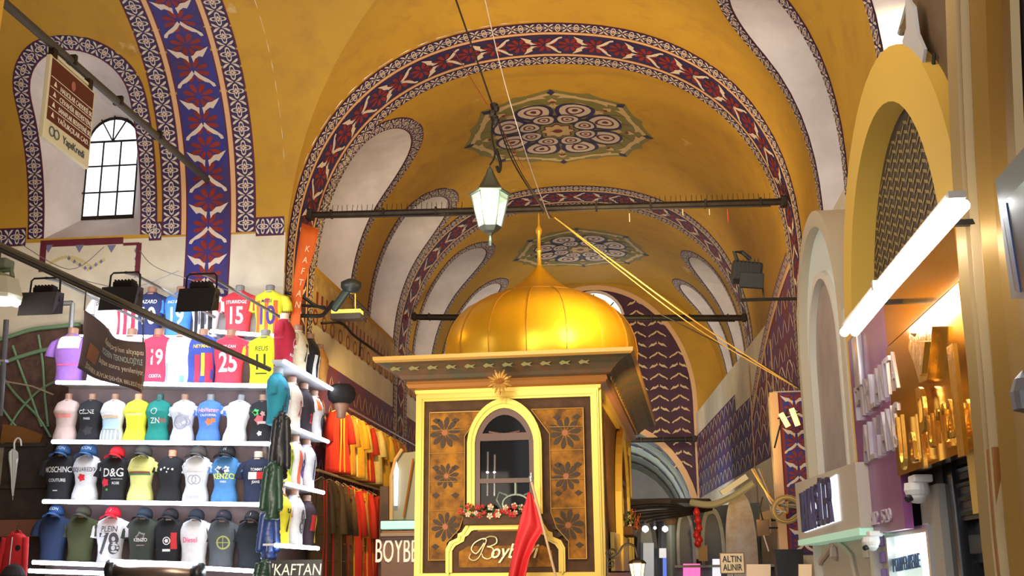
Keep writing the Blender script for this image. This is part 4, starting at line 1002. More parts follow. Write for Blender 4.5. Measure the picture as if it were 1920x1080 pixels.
row(3,[(109,'black T-shirt with big white lettering, leftmost in the third row',Bk,dict(cap=(.02,.07,.18),capl='dark blue cap with white letters on the leftmost torso of the third row',capdec=('ICON',W_),decals=[('t','MOSCHINO',.10,.01,.38,W_),('t','COUTURE',.055,.01,.25,W_),('r',-.03,.03,.12,.13,W_)])),
 (158,'white T-shirt with dark lettering and a red maple leaf',(.72,.73,.77),dict(kind='f',sc=1.12,cap=(.02,.08,.2),capl='dark blue cap with white letters on the maple leaf T-shirt torso',capdec=('ICON',W_),decals=[('t','DSQUARED2',.07,.0,.36,(.1,.1,.14)),('c',-.01,.27,.05,(.7,.02,.04))])),
 (212,'black T-shirt with large white letters and a red rose',Bk,dict(kind='m',sc=1.02,cap=(.62,.01,.02),capl='red cap on the black T-shirt torso with the red rose',decals=[('t','D&G',.15,.02,.36,W_),('r',-.0,.14,.28,.285,W_),('t','ROSE',.045,.06,.23,W_),('c',-.08,.24,.06,(.6,.02,.04)),('c',-.05,.15,.02,(.1,.3,.05))])),
 (262,'pale yellow T-shirt with green and red chest stripe',(.74,.75,.25),dict(kind='f',sc=1.12,cap=(.06,.055,.05),capl='dark brown leather cap on the pale yellow T-shirt torso',decals=[('t','GUCCI',.05,0,.41,(.6,.58,.3)),('r',-.12,.13,.325,.345,(.25,.05,.03)),('r',-.12,.13,.305,.325,(.05,.18,.06))])),
 (317,'black sleeveless top with small white stars on a peach torso',Bk,dict(kind='f',sc=1.1,sleeve=True,skin=SKO,decals=[('c',-.07,.38,.018,W_),('c',-.03,.40,.014,W_),('c',.02,.385,.014,W_),('c',.07,.38,.016,W_),('c',0,.35,.012,W_)])),
 (366,'white T-shirt with interlocked grey rings in a square',(.78,.79,.82),dict(kind='f',sc=1.12,cap=(.07,.06,.055),capl='camouflage cap on the white T-shirt with rings',decals=[('r',-.09,.10,.17,.35,(.55,.55,.58)),('r',-.083,.093,.177,.343,(.7,.7,.73)),('o',-.02,.26,.055,(.35,.35,.38)),('o',.03,.26,.055,(.35,.35,.38)),('t','CHANEL',.05,0,.06,(.3,.3,.33))])),
 (420,'blue T-shirt with tiger print and yellow lettering',(.07,.24,.55),dict(kind='f',sc=1.12,cap=Bk,capl='black cap with a white emblem on the blue tiger T-shirt torso',capdec=('H',W_),decals=[('c',-.04,.38,.045,W_),('c',.05,.38,.045,W_),('c',0,.36,.04,Nv),('t','KENZO',.085,.01,.30,(.85,.85,.05)),('t','PARIS',.035,.01,.24,W_)])),
 (480,'navy T-shirt with a white and red block between letters',Nv,dict(sc=1.02,skin=SKP,decals=[('t','TOMMY',.05,.02,.42,W_),('r',-.08,.03,.30,.39,W_),('r',.03,.11,.30,.39,(.6,.02,.03)),('t','JEANS',.045,.02,.265,W_)]))],1.05,'m',G)
row(4,[(96,'plain navy T-shirt, left end of the bottom row',(.012,.03,.09),dict(cap=(.02,.07,.2),capl='dark blue cap with white letters on the bottom row navy torso',capdec=('ICON',W_))),
 (148,'plain olive green T-shirt in the bottom row',(.05,.06,.02),dict(cap=(.05,.045,.03),capl='olive brown cap on the olive T-shirt torso')),
 (204,'white T-shirt with gothic lettering and a huge 78',(.70,.70,.74),dict(cap=(.66,.01,.03),capl='red cap on the torso with the huge 78',capdec=('/',W_),decals=[('t','PLEIN',.10,.02,.42,(.1,.1,.12)),('T','78',.33,.02,.23,(.06,.06,.07))])),
 (264,'dark grey green T-shirt with small white tiger print',(.045,.055,.045),dict(cap=(.02,.03,.05),capl='very dark navy cap on the grey green tiger T-shirt torso',decals=[('c',.02,.34,.07,(.3,.3,.3)),('c',.02,.335,.05,(.06,.05,.06)),('t','KENZO',.06,.02,.30,W_),('r',-.03,.07,.23,.24,(.4,.3,.4))])),
 (313,'black T-shirt with round emblem, white bar and red flash',Bk,dict(cap=Bk,capl='black cap with a red star in the bottom row',capdec=('*',(.6,.02,.03)),decals=[('r',.07,.14,.20,.40,(.55,.02,.03)),('o',.02,.30,.05,W_),('c',.02,.30,.03,W_),('r',-.03,.07,.17,.20,W_)])),
 (362,'white T-shirt with pink lettering in the bottom row',(.76,.76,.80),dict(cap=(.015,.02,.035),capl='black cap on the white and pink T-shirt torso',decals=[('t','Diesel',.09,-.02,.32,(.8,.1,.25))])),
 (414,'grey T-shirt with yellow compass ring',(.075,.085,.10),dict(cap=(.015,.018,.03),capl='black cap with a small red patch on the compass T-shirt torso',capdec=('=',(.5,.1,.08)),decals=[('o',.05,.30,.085,(.35,.37,.10)),('r',-.02,.12,.295,.305,(.35,.37,.10)),('r',.045,.055,.22,.38,(.35,.37,.10))])),
 (468,'plain black T-shirt at the right end of the bottom row',(.012,.016,.025),dict(cap=Bk,capl='black cap with a white stroke at the right end of the bottom row',capdec=('I',W_)))],1.02,'m',G)
# side rows, facing the nave
def sidet(x,y,lvl,label,col,sc=.9,dx=0,**kw):
    sc*=1.14
    q=atX(x,y,SX); z=SIDEZ[lvl] if lvl>=0 else None
    p_=Vector((SX-.17+dx,q.y+.06,z+.027)); torso(p_,label,col,sc=sc,rz=PI/2,group='shirts on the side shelves',**kw)
sidet(552,700,0,'deep red football shirt on the upper side shelf',(.45,.015,.05),.95,decals=[('o',.05,.30,.06,W_),('t','MILNER',.05,0,.14,W_)],skin=SKP)
sidet(578,700,0,'cream football shirt with black seven on the upper side shelf',(.75,.68,.50),.92,decals=[('T','7',.30,0,.27,Bk)])
sidet(600,712,0,'black and white football shirt on the upper side shelf',Bk,.92,slc=(.01,.01,.01),decals=[('r',-.12,-.05,0,.35,W_),('r',.03,.09,0,.35,W_)])
sidet(618,722,0,'ochre shirt at the far end of the upper side shelf',(.6,.28,.06),.85)
sidet(540,805,1,'teal shirt with dark number on the second side shelf',(.02,.26,.38),.98,skin=SKG,decals=[('t','BAUTISTA',.05,0,.40,(.05,.05,.2)),('T','11',.25,0,.22,(.03,.08,.16))])
sidet(566,812,1,'cream shirt with red sign on the second side shelf',(.70,.62,.52),.95,decals=[('T','2',.25,0,.25,(.4,.04,.05))])
sidet(588,819,1,'black shirt with red number on the second side shelf',(.03,.02,.03),.95,decals=[('T','23',.16,0,.2,(.6,.05,.05))])
sidet(607,827,1,'white shirt with orange shoulder on the second side shelf',(.72,.72,.75),.92,decals=[('r',-.14,-.04,.38,.52,(.8,.2,.03)),('T','0',.25,.02,.22,Nv),('r',.10,.14,.1,.45,(.2,.4,.7))])
sidet(550,914,2,'yellow green football shirt with number zero',(.78,.72,.05),.9,decals=[('t','PRE',.07,0,.40,(.1,.12,.1)),('T','0',.33,0,.22,(.25,.45,.02))])
sidet(572,918,2,'white shirt with red stripes and number eight',(.75,.7,.68),.9,decals=[('r',-.12,-.06,0,.46,(.7,.12,.06)),('r',.06,.12,0,.46,(.7,.12,.06)),('T','8',.30,0,.22,(.06,.05,.25))])
sidet(593,924,2,'white football shirt with blue number one',(.76,.76,.80),.92,decals=[('t','DO',.07,.04,.42,Nv),('T','1',.33,-.02,.24,(.02,.04,.25))])
sidet(545,1024,3,'yellow football shirt with black seven on the lowest side shelf',(.78,.68,.03),.95,slc=(.7,.08,.02),decals=[('T','7',.34,-.02,.26,(.03,.03,.02))])
sidet(570,1026,3,'white football shirt with grey eight on the lowest side shelf',(.68,.66,.66),.98,decals=[('T','8',.34,-.02,.26,(.12,.12,.12))])
sidet(594,1029,3,'black and red shirt with yellow flash on the lowest side shelf',(.04,.02,.03),.92,decals=[('r',-.12,0,.2,.40,(.6,.03,.03)),('r',.0,.05,.05,.40,(.8,.6,.05))])
# fluffy round black hat on a dark head at the shelf end
q=atX(640,760,SX+.12); t=empty('fur_hat',q+Vector((0,0,.02)),'big round black fur hat on a brown head beside the side shelves','hat'); t.scale=(1.25,1.25,1.2)
b=MB(); rnd=random.Random(3); pr=[(0,.0),(.10,.005),(.15,.05),(.165,.12),(.15,.19),(.10,.235),(0,.25)]; b.lathe(pr,mat('black_fur',(.015,.012,.012),.95,bump=1,scale=40),24); b.build('fur',t,True)
b=MB(); b.lathe([(0,-.18),(.05,-.17),(.055,-.10),(.085,-.05),(.09,.0),(.06,.02)],SKIN,16); b.build('head',t,True)
# quilted jackets hung on the shelf end
def jacket(name,px,py0,py1,w,y,label,col,puffer=True,rz=0,cat='jacket',red=False):
    top=atY(px,py0,y); bot=atY(px,py1,y); H=top.z-bot.z; t=empty(name,top,label,cat,rz=rz,group=None)
    m=fab(col) if not puffer else mat('quilt_%d'%int(col[1]*999+col[2]*5000),col,.45,coat=.2); b=MB(); n=20; vs=[];N=28
    for j in range(N+1):
        s=j/N; z=-H*s; a=w*(.30+.70*min(1,s*5)**.6) if s<.2 else w*(1-.06*s); puff=(abs(math.sin(s*PI*9))**.5*.02 if puffer else .004*math.sin(s*20))
        for k in range(n):
            th=2*PI*k/n; vs.append(((a+puff)*math.cos(th),(.09+puff)*math.sin(th)+(.01*math.sin(3*th+s*9)),z))
    b.add(vs,[(j*n+k,j*n+(k+1)%n,(j+1)*n+(k+1)%n,(j+1)*n+k) for j in range(N) for k in range(n)]+[tuple(range(n)),tuple(N*n+k for k in range(n))],m); b.build('jacket_body',t,True)
    for sg in (-1,1):
        b=MB(); pts=[];rs=[]
        for j in range(15):
            s=j/14; pts.append((sg*(w*.8+.035*s+ .01*math.sin(s*2)),-.03-.02*s,-H*.07-H*.78*s)); rs.append(.042+(.014*abs(math.sin(s*PI*6))**.5 if puffer else 0)-.012*s)
        b.tube(pts,rs,m,12); b.build('sleeve',t,True)
    b=MB(); b.tube([(-w*.35,-.02,.0),(0,-.05,-.05),(w*.35,-.02,0),(0,.05,.02),(-w*.35,-.02,0)],.025,m,8); b.build('collar',t,True)
    b=MB(); b.tube([(0,-.10,-.05),(0,-.105,-H*.5),(0,-.10,-H*.97)],.006,GREYM if puffer else W_m,5); b.build('zip',t)
    b=MB(); b.tube([(-w*.5,0,-.03),(0,0,.04),(w*.5,0,-.03)],.008,IRON,6); b.tube([(0,0,.04),(0,0,.09),(.03,0,.11),(.04,0,.08)],.005,IRON,6); b.build('hanger',t)
    return t
W_m=mat('white_zip',(.8,.8,.8),.5)
jacket('puffer_jacket',530,775,900,.075,13.55,'black puffer jacket hanging at the shelf corner, highest of three',(.015,.015,.02))
jacket('puffer_jacket',514,868,975,.08,13.35,'dark green puffer jacket hanging below the black one',(.015,.05,.03))
jacket('puffer_jacket',508,955,1050,.085,13.5,'blue quilted jacket hanging below the green one',(.02,.05,.2))
jacket('puffer_jacket',498,1052,1110,.075,13.3,'dark green jacket top at the frame bottom under the blue one',(.012,.04,.025))
t=jacket('track_jacket',32,1000,1110,.17,13.6,'red zipped track jacket with dark crest hanging at the far left bottom',(.60,.02,.03),False)
b=MB(); b.lathe([(0,0),(.035,.002),(.035,.006),(0,.008)],Bk and mat('print_3_3_4',Bk,.7),12); o=b.build('crest',t,loc=(.09,-.105,-.18)); o.rotation_euler=(PI/2,0,0)
b=MB(); b.lathe([(0,-.4),(.12,-.35),(.15,-.1),(.09,.0),(.03,.03),(.0,.04)],fab((.02,.015,.02)),16); tag(b.build('dark_garment',loc=atY(26,1062,13.25)),'dark garment bundle in front of the red track jacket','garment')
# boards, iron arch grille and things at the far left
b=MB(); q0=atY(-20,1100,14.6); q1=atY(100,832,14.6); b.box(((q0.x+q1.x)/2,14.65,(q0.z+q1.z)/2),(q1.x-q0.x,.08,q1.z-q0.z),WOODB)
for y in (834,912): q=atY(40,y,14.58); b.box((q.x,14.6,q.z),(q1.x-q0.x,.04,.05),WOODB)
tag(b.build('board_panel'),'dark brown board panel behind the hanging umbrella','panel')
b=MB(); q=atY(40,990,14.5); b.box((q.x,14.55,q.z),(1.1,.06,.22),mat('rust_board',(.20,.08,.05),.5)); tag(b.build('board_panel'),'reddish brown board strip above the red jacket','panel')
GRN=mat('green_iron',(.17,.30,.17),.5,.2); 
t=empty('arched_window_grille',atY(40,830,14.9),'brown boarded arch window with bent green iron bars at the left','window grille')
def addp(b,name,smooth=False):
    o=b.build(name,t,smooth); o.matrix_parent_inverse=Matrix.Translation(-t.location); return o
arcp=[(-140,760),(-100,690),(-40,650),(20,628),(60,616),(100,612),(150,606),(150,832),(-140,832)]
b=MB(); b.prism([(lambda q:(q.x,q.z))(atY(x,y,14.85)) for x,y in arcp],.08,mat('brown_boards',(.12,.06,.045),.7,noise=.5,scale=7),'y',14.86); addp(b,'boards')
for pts in (((-100,690),(-40,650),(20,630),(60,618),(100,613),(150,608)),((-20,690),(40,668),(90,655),(140,650))):
    b=MB(); b.tube(spl([atY(x,y,14.8) for x,y in pts]),.03,GRN,8); addp(b,'arch_bar')
for pts in (((24,648),(38,690),(55,735),(78,800)),((72,628),(80,680),(84,740),(90,800)),((5,832),(30,780),(70,735),(110,712)),((0,700),(30,740),(70,780),(95,820)),((0,760),(30,800),(60,825))):
    b=MB(); b.tube(spl([atY(x,y,14.82) for x,y in pts]),.018,GRN,6); addp(b,'bar')
b=MB(); b.prism([(lambda q:(q.x,q.z))(atY(x,y,14.8)) for x,y in ((5,795),(40,800),(80,815),(75,830),(0,830))],.02,mat('orange_brown',(.22,.09,.02),.6),'y',14.8); addp(b,'lower_board')
b=MB(); b.tube([atY(8,715,14.75),atY(60,724,14.7),atY(100,740,14.65)],.012,mat('conduit',(.35,.28,.2),.6),6); tag(b.build('conduit'),'thin pale conduit crossing the green iron bars','pipe')
b=MB(); 
for seg in (((95,570),(136,568)),((136,568),(131,640))): b.tube([atY(*seg[0],14.4),atY(*seg[1],14.4)],.035,GREYM,6)
tag(b.build('metal_bracket'),'grey metal bracket corner above the purple shirt','bracket')
b=MB(); b.tube([atY(12,600,13.4),atY(7,680,13.4),atY(0,780,13.4)],.035,mat('post_dark',(.06,.06,.07),.4,.5),10); b.box(atY(7,677,13.36),(.085,.08,.03),STEEL); tag(b.build('lamp_post'),'dark slim post under the wall lamp at the left edge','post')
# umbrella
UMB=mat('clear_plastic',(.55,.55,.55),.25,coat=.5)
t=empty('umbrella',atY(30,825,14.54),'folded translucent white umbrella hanging by its crook handle','umbrella')
def addp(b,name,smooth=False):
    o=b.build(name,t,smooth); o.matrix_parent_inverse=Matrix.Translation(-t.location); return o
b=MB(); b.tube(spl([atY(40,836,14.54),atY(38,824,14.54),atY(32,822,14.54),atY(27,830,14.54),atY(27,842,14.54)]),.012,mat('white_plastic',(.8,.8,.8),.3),8); addp(b,'crook_handle')
b=MB(); vs=[];n=16; Z=[(842,.02),(848,.06),(860,.065),(875,.05),(895,.035),(915,.022),(930,.01)]
for py,r in Z:
    c=atY(25 if py<900 else 24,py,14.54); vs+=[c+Vector(((r*(1 if k%2 else .55))*math.cos(2*PI*k/n),(r*(1 if k%2 else .55))*math.sin(2*PI*k/n),0)) for k in range(n)]
b.add(vs,[(j*n+k,j*n+(k+1)%n,(j+1)*n+(k+1)%n,(j+1)*n+k) for j in range(len(Z)-1) for k in range(n)],UMB); addp(b,'canopy')
b=MB(); b.tube([atY(24,930,14.54),atY(24,938,14.54)],.006,STEEL,6); b.tube([atY(15,852,14.54),atY(24,862,14.54)],.006,STEEL,5); addp(b,'tip')
# metal roller awning
t=empty('awning_roller',atY(290,1078,13.4),'brushed metal awning roller box at the bottom between the shelves','awning')
def addp(b,name,smooth=False):
    o=b.build(name,t,smooth); o.matrix_parent_inverse=Matrix.Translation(-t.location); return o
a=atY(210,1068,13.4); c=atY(372,1074,13.4); b=MB(); b.tube([a,c],.085,mat('bronze_metal',(.30,.22,.18),.3,.8),16); addp(b,'roller',True)
for q in (a,c): b=MB(); b.tube([q-Vector((.05,0,0)),q+Vector((.05,0,0))],.115,BLACK,16); addp(b,'end_cap',True)
b=MB(); b.tube([a+Vector((0,-.05,.10)),c+Vector((0,-.05,.10))],.022,LED,8); addp(b,'led_strip')
# black floodlights on their yokes, hung from a bar
for x,y,l in ((82,570,'left black barn-door floodlight, in front of the cream wall'),(232,560,'middle black floodlight, before the white and red shirts'),(376,563,'right black floodlight, before the blue painted band')):
    c=atY(x,y,12.5); t=empty('floodlight',c,l,'floodlight','black floodlights over the shirt shop')
    BB=mat('flood_black',(.008,.006,.006),.6,spec=.2)
    b=MB(); w,h=.235,.135
    if x<100: sk=.03
    else: sk=0
    vs=[(-w-.02,-.12,-h-.03),(w-.05,-.12,-h-.03),(w,-.14,h-.02),(-w+.02,-.14,h-.02),(-w+.06,.14,-h+.04),(w-.06,.14,-h+.04),(w-.05,.12,h+.02),(-w+.06,.12,h+.02)]
    b.add(vs,[(0,1,2,3),(7,6,5,4),(0,4,5,1),(1,5,6,2),(2,6,7,3),(3,7,4,0)],BB); b.build('housing',t)
    b=MB(); b.box((0,.02,h+.035),(w*1.1,.16,.07),BB,bev=.015)
    for k in range(6): b.box((-w*.45+k*w*.18,.02,h+.08),(.012,.14,.03),BB)
    b.build('ballast_box',t)
    b=MB(); b.tube([(-w+.04,0,.02),(-w+.05,0,h+.16),(-w+.08,0,h+.19),(w-.08,0,h+.19),(w-.05,0,h+.16),(w-.04,0,.02)],.012,BB,6); b.build('yoke',t)
    b=MB(); b.tube([(0,0,h+.19),(.0,.3,h+.23),(.4,1.9,h+.05)],.02,mat('grey_pipe',(.14,.14,.14),.5,.4),8); b.build('arm',t)
# big lamp cut by the left edge
c=atY(5,548,12.); t=empty('wall_lamp',c,'large pale industrial lamp cut by the left picture edge','lamp')
b=MB(); PGL=mat('greenish_enamel',(.42,.42,.34),.4); b.lathe([(.30,-.10),(.31,-.05),(.24,.16),(.12,.22),(.06,.24)],PGL,8,(-.08,0,.0),RAD(10)); b.build('shade',t)
b=MB(); b.tube([(.26,-.1,-.18),(-.3,-.1,.02)],.035,LED,8); b.build('tube_lamp',t)
b=MB(); b.box((-.08,0,.34),(.28,.2,.12),mat('greenish_dark',(.12,.14,.10),.5),bev=.02); b.tube([(-.08,0,.26),(.08,0,.27),(.1,0,.18)],.03,mat('greenish_dark',(.1,.1,.1)),8); b.build('ballast_box',t)
for z in (0,): 
    b=MB(); b.tube([(-.18,0,.40),(-.18,0,.52)],.008,IRON,5); b.tube([(-.08,0,.40),(-.08,0,.50)],.008,IRON,5); b.build('stud',t)
# sign hung in the plane of the street from an iron bar running along it
e=atY(388,337,14.72); BX=e.x; s0=atX(-30,-28,BX)
b=MB(); b.tube([s0,e],.045,mat('old_beam',(.07,.06,.05),.6,.3),10)
for k in range(3): q=s0.lerp(e,.30+.2*k); b.box(q+Vector((0,0,.02)),(.11,.05,.11),IRON)
tag(b.build('iron_bar'),'dark iron bar slanting down from the top left corner, holding a street sign','bar')
X2=BX
def sx_(x,y): return atX(x,y,X2)
A=sx_(92,100); B_=sx_(178,178); Cc=sx_(158,318); Dd=sx_(76,252)
y0=(A.y+Dd.y)/2; y1=(B_.y+Cc.y)/2; z1=(A.z+B_.z)/2; z0=(Cc.z+Dd.z)/2; SW=y1-y0; SH=z1-z0
t=empty('street_sign',(X2,(y0+y1)/2,(z0+z1)/2),'maroon direction sign with white Turkish lane names and cream bank strip','sign')
MRN=mat('sign_maroon',(.085,.014,.012),.5); CRM=mat('sign_cream',(.62,.58,.42),.5)
b=MB(); b.box((0,0,0),(.05,SW,SH),CRM,bev=.006); b.build('frame',t)
b=MB(); b.box((.027,0,SH*.10),(.006,SW*.93,SH*.74),MRN); b.build('panel',t)
def ST(y,z,off=.034): return frame((off,y,z),(0,1,0),(0,0,1))
SWH=mat('sign_white',(.72,.66,.58),.5)
def stx(txt,size,y,z,m,nm='lettering',**k):
    vs,fs=text_mesh(txt,size,.002,**k); w=max(v.x for v in vs)-min(v.x for v in vs); f=min(1,SW*.72/w); T=ST(y,z); return obj(nm,[T@Vector((v.x*f,v.y,v.z)) for v in vs],fs,m,t)
u=SH*.125
for i,s in enumerate(('HALICILAR CADDESİ SK.','CEVAHİR BEDESTENİ','SAHAFLAR BEDESTENİ SK.','YAĞLIKÇILAR CAD.')):
    z=SH*.10-u*(i)+.02; z+=SH*.075; stx(s,SH*.085,-SW*.26,z-.02,SWH,align='LEFT')
    b=MB(); b.box((.032,0,z+u*.45),(.004,SW*.92,.006),SWH); b.add([(.034,-SW*.40,z-u*.3),(.034,-SW*.33,z-u*.3),(.034,-SW*.365,z+u*.25)],[(0,1,2)],SWH); b.build('arrow',t)
b=MB(); b.lathe([(0,0),(.045,.002),(.045,.006),(0,.008)],mat('emblem_pink',(.35,.12,.10),.6),8); o=b.build('emblem',t,loc=(.03,0,SH*.34)); o.rotation_euler=(0,PI/2,0); o.scale=(1.3,1,1)
stx('YapıKredi',SH*.13,-SW*.12,-SH*.38,mat('sign_navy',(.03,.05,.09),.5),align='LEFT')
b=MB()
for dy in (-.05,.05):
    b.tube([(.036,-SW*.30+dy+.05*math.cos(a),-SH*.38+.05*math.sin(a)) for a in [2*PI*k/16 for k in range(17)]],.006,mat('sign_navy',(.03,.05,.09)),5)
b.build('bank_mark',t)
b=MB(); 
for dy in (-SW*.42,SW*.38): b.box((0,dy,SH/2+.06),(.06,.09,.14),IRON)
b.box((0,0,SH/2+.03),(.05,SW*.7,.03),CRM); b.build('clamp',t)
# banner hung from a second slanting cable-bar
e=atY(505,692,13.0); X3=e.x; s0=atX(-20,452,X3)
b=MB(); b.tube([s0,e],.028,mat('old_beam',(.07,.06,.05)),8); b.tube([s0+Vector((0,0,-.03)),s0.lerp(e,.5)+Vector((.0,0,-.045)),e+Vector((0,0,-.02))],.014,BLK,6)
tag(b.build('iron_bar'),'thin dark bar slanting before the shirts and carrying the municipal banner','bar')
def bx_(x,y): return atX(x,y,X3)
tl=bx_(158,582);tr=bx_(266,642);bl=bx_(137,690);br=bx_(262,738)
t=empty('banner',(X3,(tl.y+tr.y)/2,tl.z),'dark blue and brown municipal banner with white Turkish text hanging from the bar','banner')
BNM=mat('banner_navy',(.045,.040,.075),.6,noise=.5,scale=1.2,col2=(.09,.045,.03)); vs=[];N=16
def bp(s,r,off=0):
    a=tl.lerp(tr,s); c=bl.lerp(br,s); sag=-.12*math.sin(PI*s)*(1-r); q=a.lerp(c,r); return Vector((X3+.04*math.sin(s*7+r*2)+off,q.y,q.z+sag*.6))
for j in range(N+1):
    for i in range(N+1): vs.append(bp(i/N,j/N))
o=obj('cloth',vs,[(j*(N+1)+i,j*(N+1)+i+1,(j+1)*(N+1)+i+1,(j+1)*(N+1)+i) for j in range(N) for i in range(N)],BNM,t,True); o.matrix_parent_inverse=Matrix.Translation(-t.location)
md=o.modifiers.new('s','SOLIDIFY'); md.thickness=.005
def btx(txt,size,s,r,m,wmax):
    vs,fs=text_mesh(txt,1,0,align='LEFT'); w=max(v.x for v in vs); f=wmax/w; out=[]
    for v in vs: out.append(bp(s+v.x*f,r-v.y*size,.009))
    o=obj('lettering',out,fs,m,t); o.matrix_parent_inverse=Matrix.Translation(-t.location)
for s_ in (0,.98):
    b=MB(); a_=bp(s_,0); fz=(a_.y-s0.y)/(e.y-s0.y); b.tube([a_,Vector((X3,a_.y,s0.z+(e.z-s0.z)*fz))],.006,IRON,5); o=b.build('tie',t); o.matrix_parent_inverse=Matrix.Translation(-t.location)
btx("Kapalıçarşı'nın altyapısı",.16,.34,.22,SWH,.62); btx('MODERN TEKNOLOJİYLE',.17,.34,.42,mat('banner_blue_white',(.45,.6,.65),.5),.60); btx('baştan sonra yenileniyor.',.16,.34,.62,SWH,.62); btx('İSTANBUL BÜYÜKŞEHİR BELEDİYESİ',.12,.10,.90,SWH,.86)
vs=[]
for j in range(5):
    for i in range(5): vs.append(bp(.08+.22*i/4,.50+.28*j/4,.007))
o=obj('picture',vs,[(j*5+i,j*5+i+1,(j+1)*5+i+1,(j+1)*5+i) for j in range(4) for i in range(4)],mat('banner_brown',(.22,.08,.04),.6),t); o.matrix_parent_inverse=Matrix.Translation(-t.location)
# orange hanging pennant
t=empty('pennant',atY(580,420,15.0),'narrow orange pennant reading KAFTAN hanging beside the big arch','banner')
OR=mat('pennant_orange',(.72,.13,.02),.6); vs=[];ft=[(567,420),(600,432),(556,690),(538,692)]
ft=[(566,418),(598,430)]; le=[(566,418),(558,470),(551,520),(546,560),(545,600),(548,650)]; re_=[(598,430),(590,470),(578,510),(568,545),(563,590),(562,650)]
N=12
for j in range(N+1):
    a=ip(le,j/N);c=ip(re_,j/N)
    for i in range(5): vs.append(atY(a[0]+(c[0]-a[0])*i/4,a[1]+(c[1]-a[1])*i/4,15.0-.45*j/N+.02*math.sin(i*1.5+j)))
o=obj('cloth',vs,[(j*5+i,j*5+i+1,(j+1)*5+i+1,(j+1)*5+i) for j in range(N) for i in range(4)],OR,t,True); o.matrix_parent_inverse=Matrix.Translation(-t.location); md=o.modifiers.new('s','SOLIDIFY'); md.thickness=.006
for i,ch in enumerate('KAFTAN'):
    y=467+i*21; c=ip(le,(y-418)/232); d=ip(re_,(y-430)/220); mx=(c[0]+d[0])/2+2; q=atY(mx,y,14.93-.45*(y-420)/230)
    text('lettering',ch,.13,mat('pennant_cream',(.85,.6,.35),.5),t,Matrix.Translation(q-t.location)@Matrix.Rotation(PI/2,4,'X')@Matrix.Rotation(RAD(-12),4,'Z'),.003,sx=.8)
# kaftans on two rails
GLD=(.85,.50,.04)
def robe(i,y,z,H,w,col,trim,label,group,x=-4.62,pat=None):
    t=empty('kaftan',(x,y,z),label,'kaftan',group,rz=RAD(60+12*math.sin(i*2.3))); m=fab(col); b=MB(); n=28;N=14;vs=[]; ph=i*1.7
    for j in range(N+1):
        s=j/N; a=w*(.25+.55*min(1,s*7)) if s<.14 else w*(.80+.32*s)
        for k in range(n):
            th=2*PI*k/n; f=1+.06*math.sin(7*th+ph)*s; vs.append((a*math.cos(th)*f,(.07+.02*s)*math.sin(th)*f+.02*math.sin(s*4+ph),-H*s))
    b.add(vs,[(j*n+k,j*n+(k+1)%n,(j+1)*n+(k+1)%n,(j+1)*n+k) for j in range(N) for k in range(n)]+[tuple(range(n)),tuple(N*n+k for k in range(n))],m); b.build('robe_body',t,True)
    for sg in (-1,1):
        b=MB(); b.tube([(sg*w*.70,-.01,-.06),(sg*(w*.95),-.02,-H*.22),(sg*(w*1.05),-.03,-H*.52)],[.05,.055,.085],m,10); b.build('sleeve',t,True)
    b=MB(); tm=mat('kaftan_trim_%d'%(int(trim[0]*99)),trim,.45,.3)
    for sg in (-1,1): b.tube([(sg*.035,-.07,-.03),(sg*.03,-.085,-H*.4),(sg*.05,-.10,-H*.98)],.014,tm,6)
    if pat:
        for k in range(9): b.lathe([(0,-.008),(.028,0),(0,.008)],tm,6,((-1)**k*w*.45,-.10,-.15-H*.085*k))
    b.build('trim_braid',t)
    b=MB(); b.tube([(-w*.7,0,-.04),(0,0,.03),(w*.7,0,-.04)],.01,mat('pale_wood',(.62,.42,.24)),6); b.tube([(0,0,.03),(0,0,.09)],.006,IRON,5); b.build('hanger',t)
R_A=atX(634,763,-4.6); R_B=atX(774,827,-4.6); zr=(R_A.z+R_B.z)/2
R_C=atX(602,890,-4.6); R_D=atX(724,917,-4.6); zr2=(R_C.z+R_D.z)/2
b=MB(); b.tube([(-4.6,R_A.y-.1,zr),(-4.6,R_B.y+.4,zr)],.022,mat('rail_brown',(.25,.10,.04),.4,.3),8); tag(b.build('clothes_rail'),'upper brown rail carrying the red and gold kaftans','rail')
b=MB(); b.tube([(-4.6,R_C.y-.2,zr2),(-4.6,R_D.y+.4,zr2)],.022,mat('rail_gold',(.55,.38,.10),.4,.4),8); tag(b.build('clothes_rail'),'lower pale rail in front of the kaftans','rail')
ucol=[((.60,.03,.02),GLD,'red robe with gold braid'),((.66,.30,.05),GLD,'amber robe'),((.80,.40,.03),(.9,.8,.4),'orange-gold robe'),((.85,.62,.12),(.9,.8,.4),'pale gold robe'),((.60,.04,.02),GLD,'scarlet robe'),((.85,.68,.25),GLD,'cream-gold robe'),((.75,.40,.03),(.6,.03,.02),'ochre robe with red braid'),((.80,.50,.05),GLD,'bright gold robe'),((.50,.16,.03),GLD,'rust robe'),((.70,.38,.05),GLD,'dull gold robe'),((.42,.20,.05),GLD,'brown-gold robe')]
ordn=['first','second','third','fourth','fifth','sixth','seventh','eighth','ninth','tenth','eleventh']
for i,(c,tr_,l) in enumerate(ucol):
    y=R_A.y+.15+i*.42; robe(i,y,zr-.10,.98 if i<8 else 1.25,.24,c,tr_,'%s, %s from the front on the upper rail'%(l,ordn[i]),'kaftans on the upper rail')
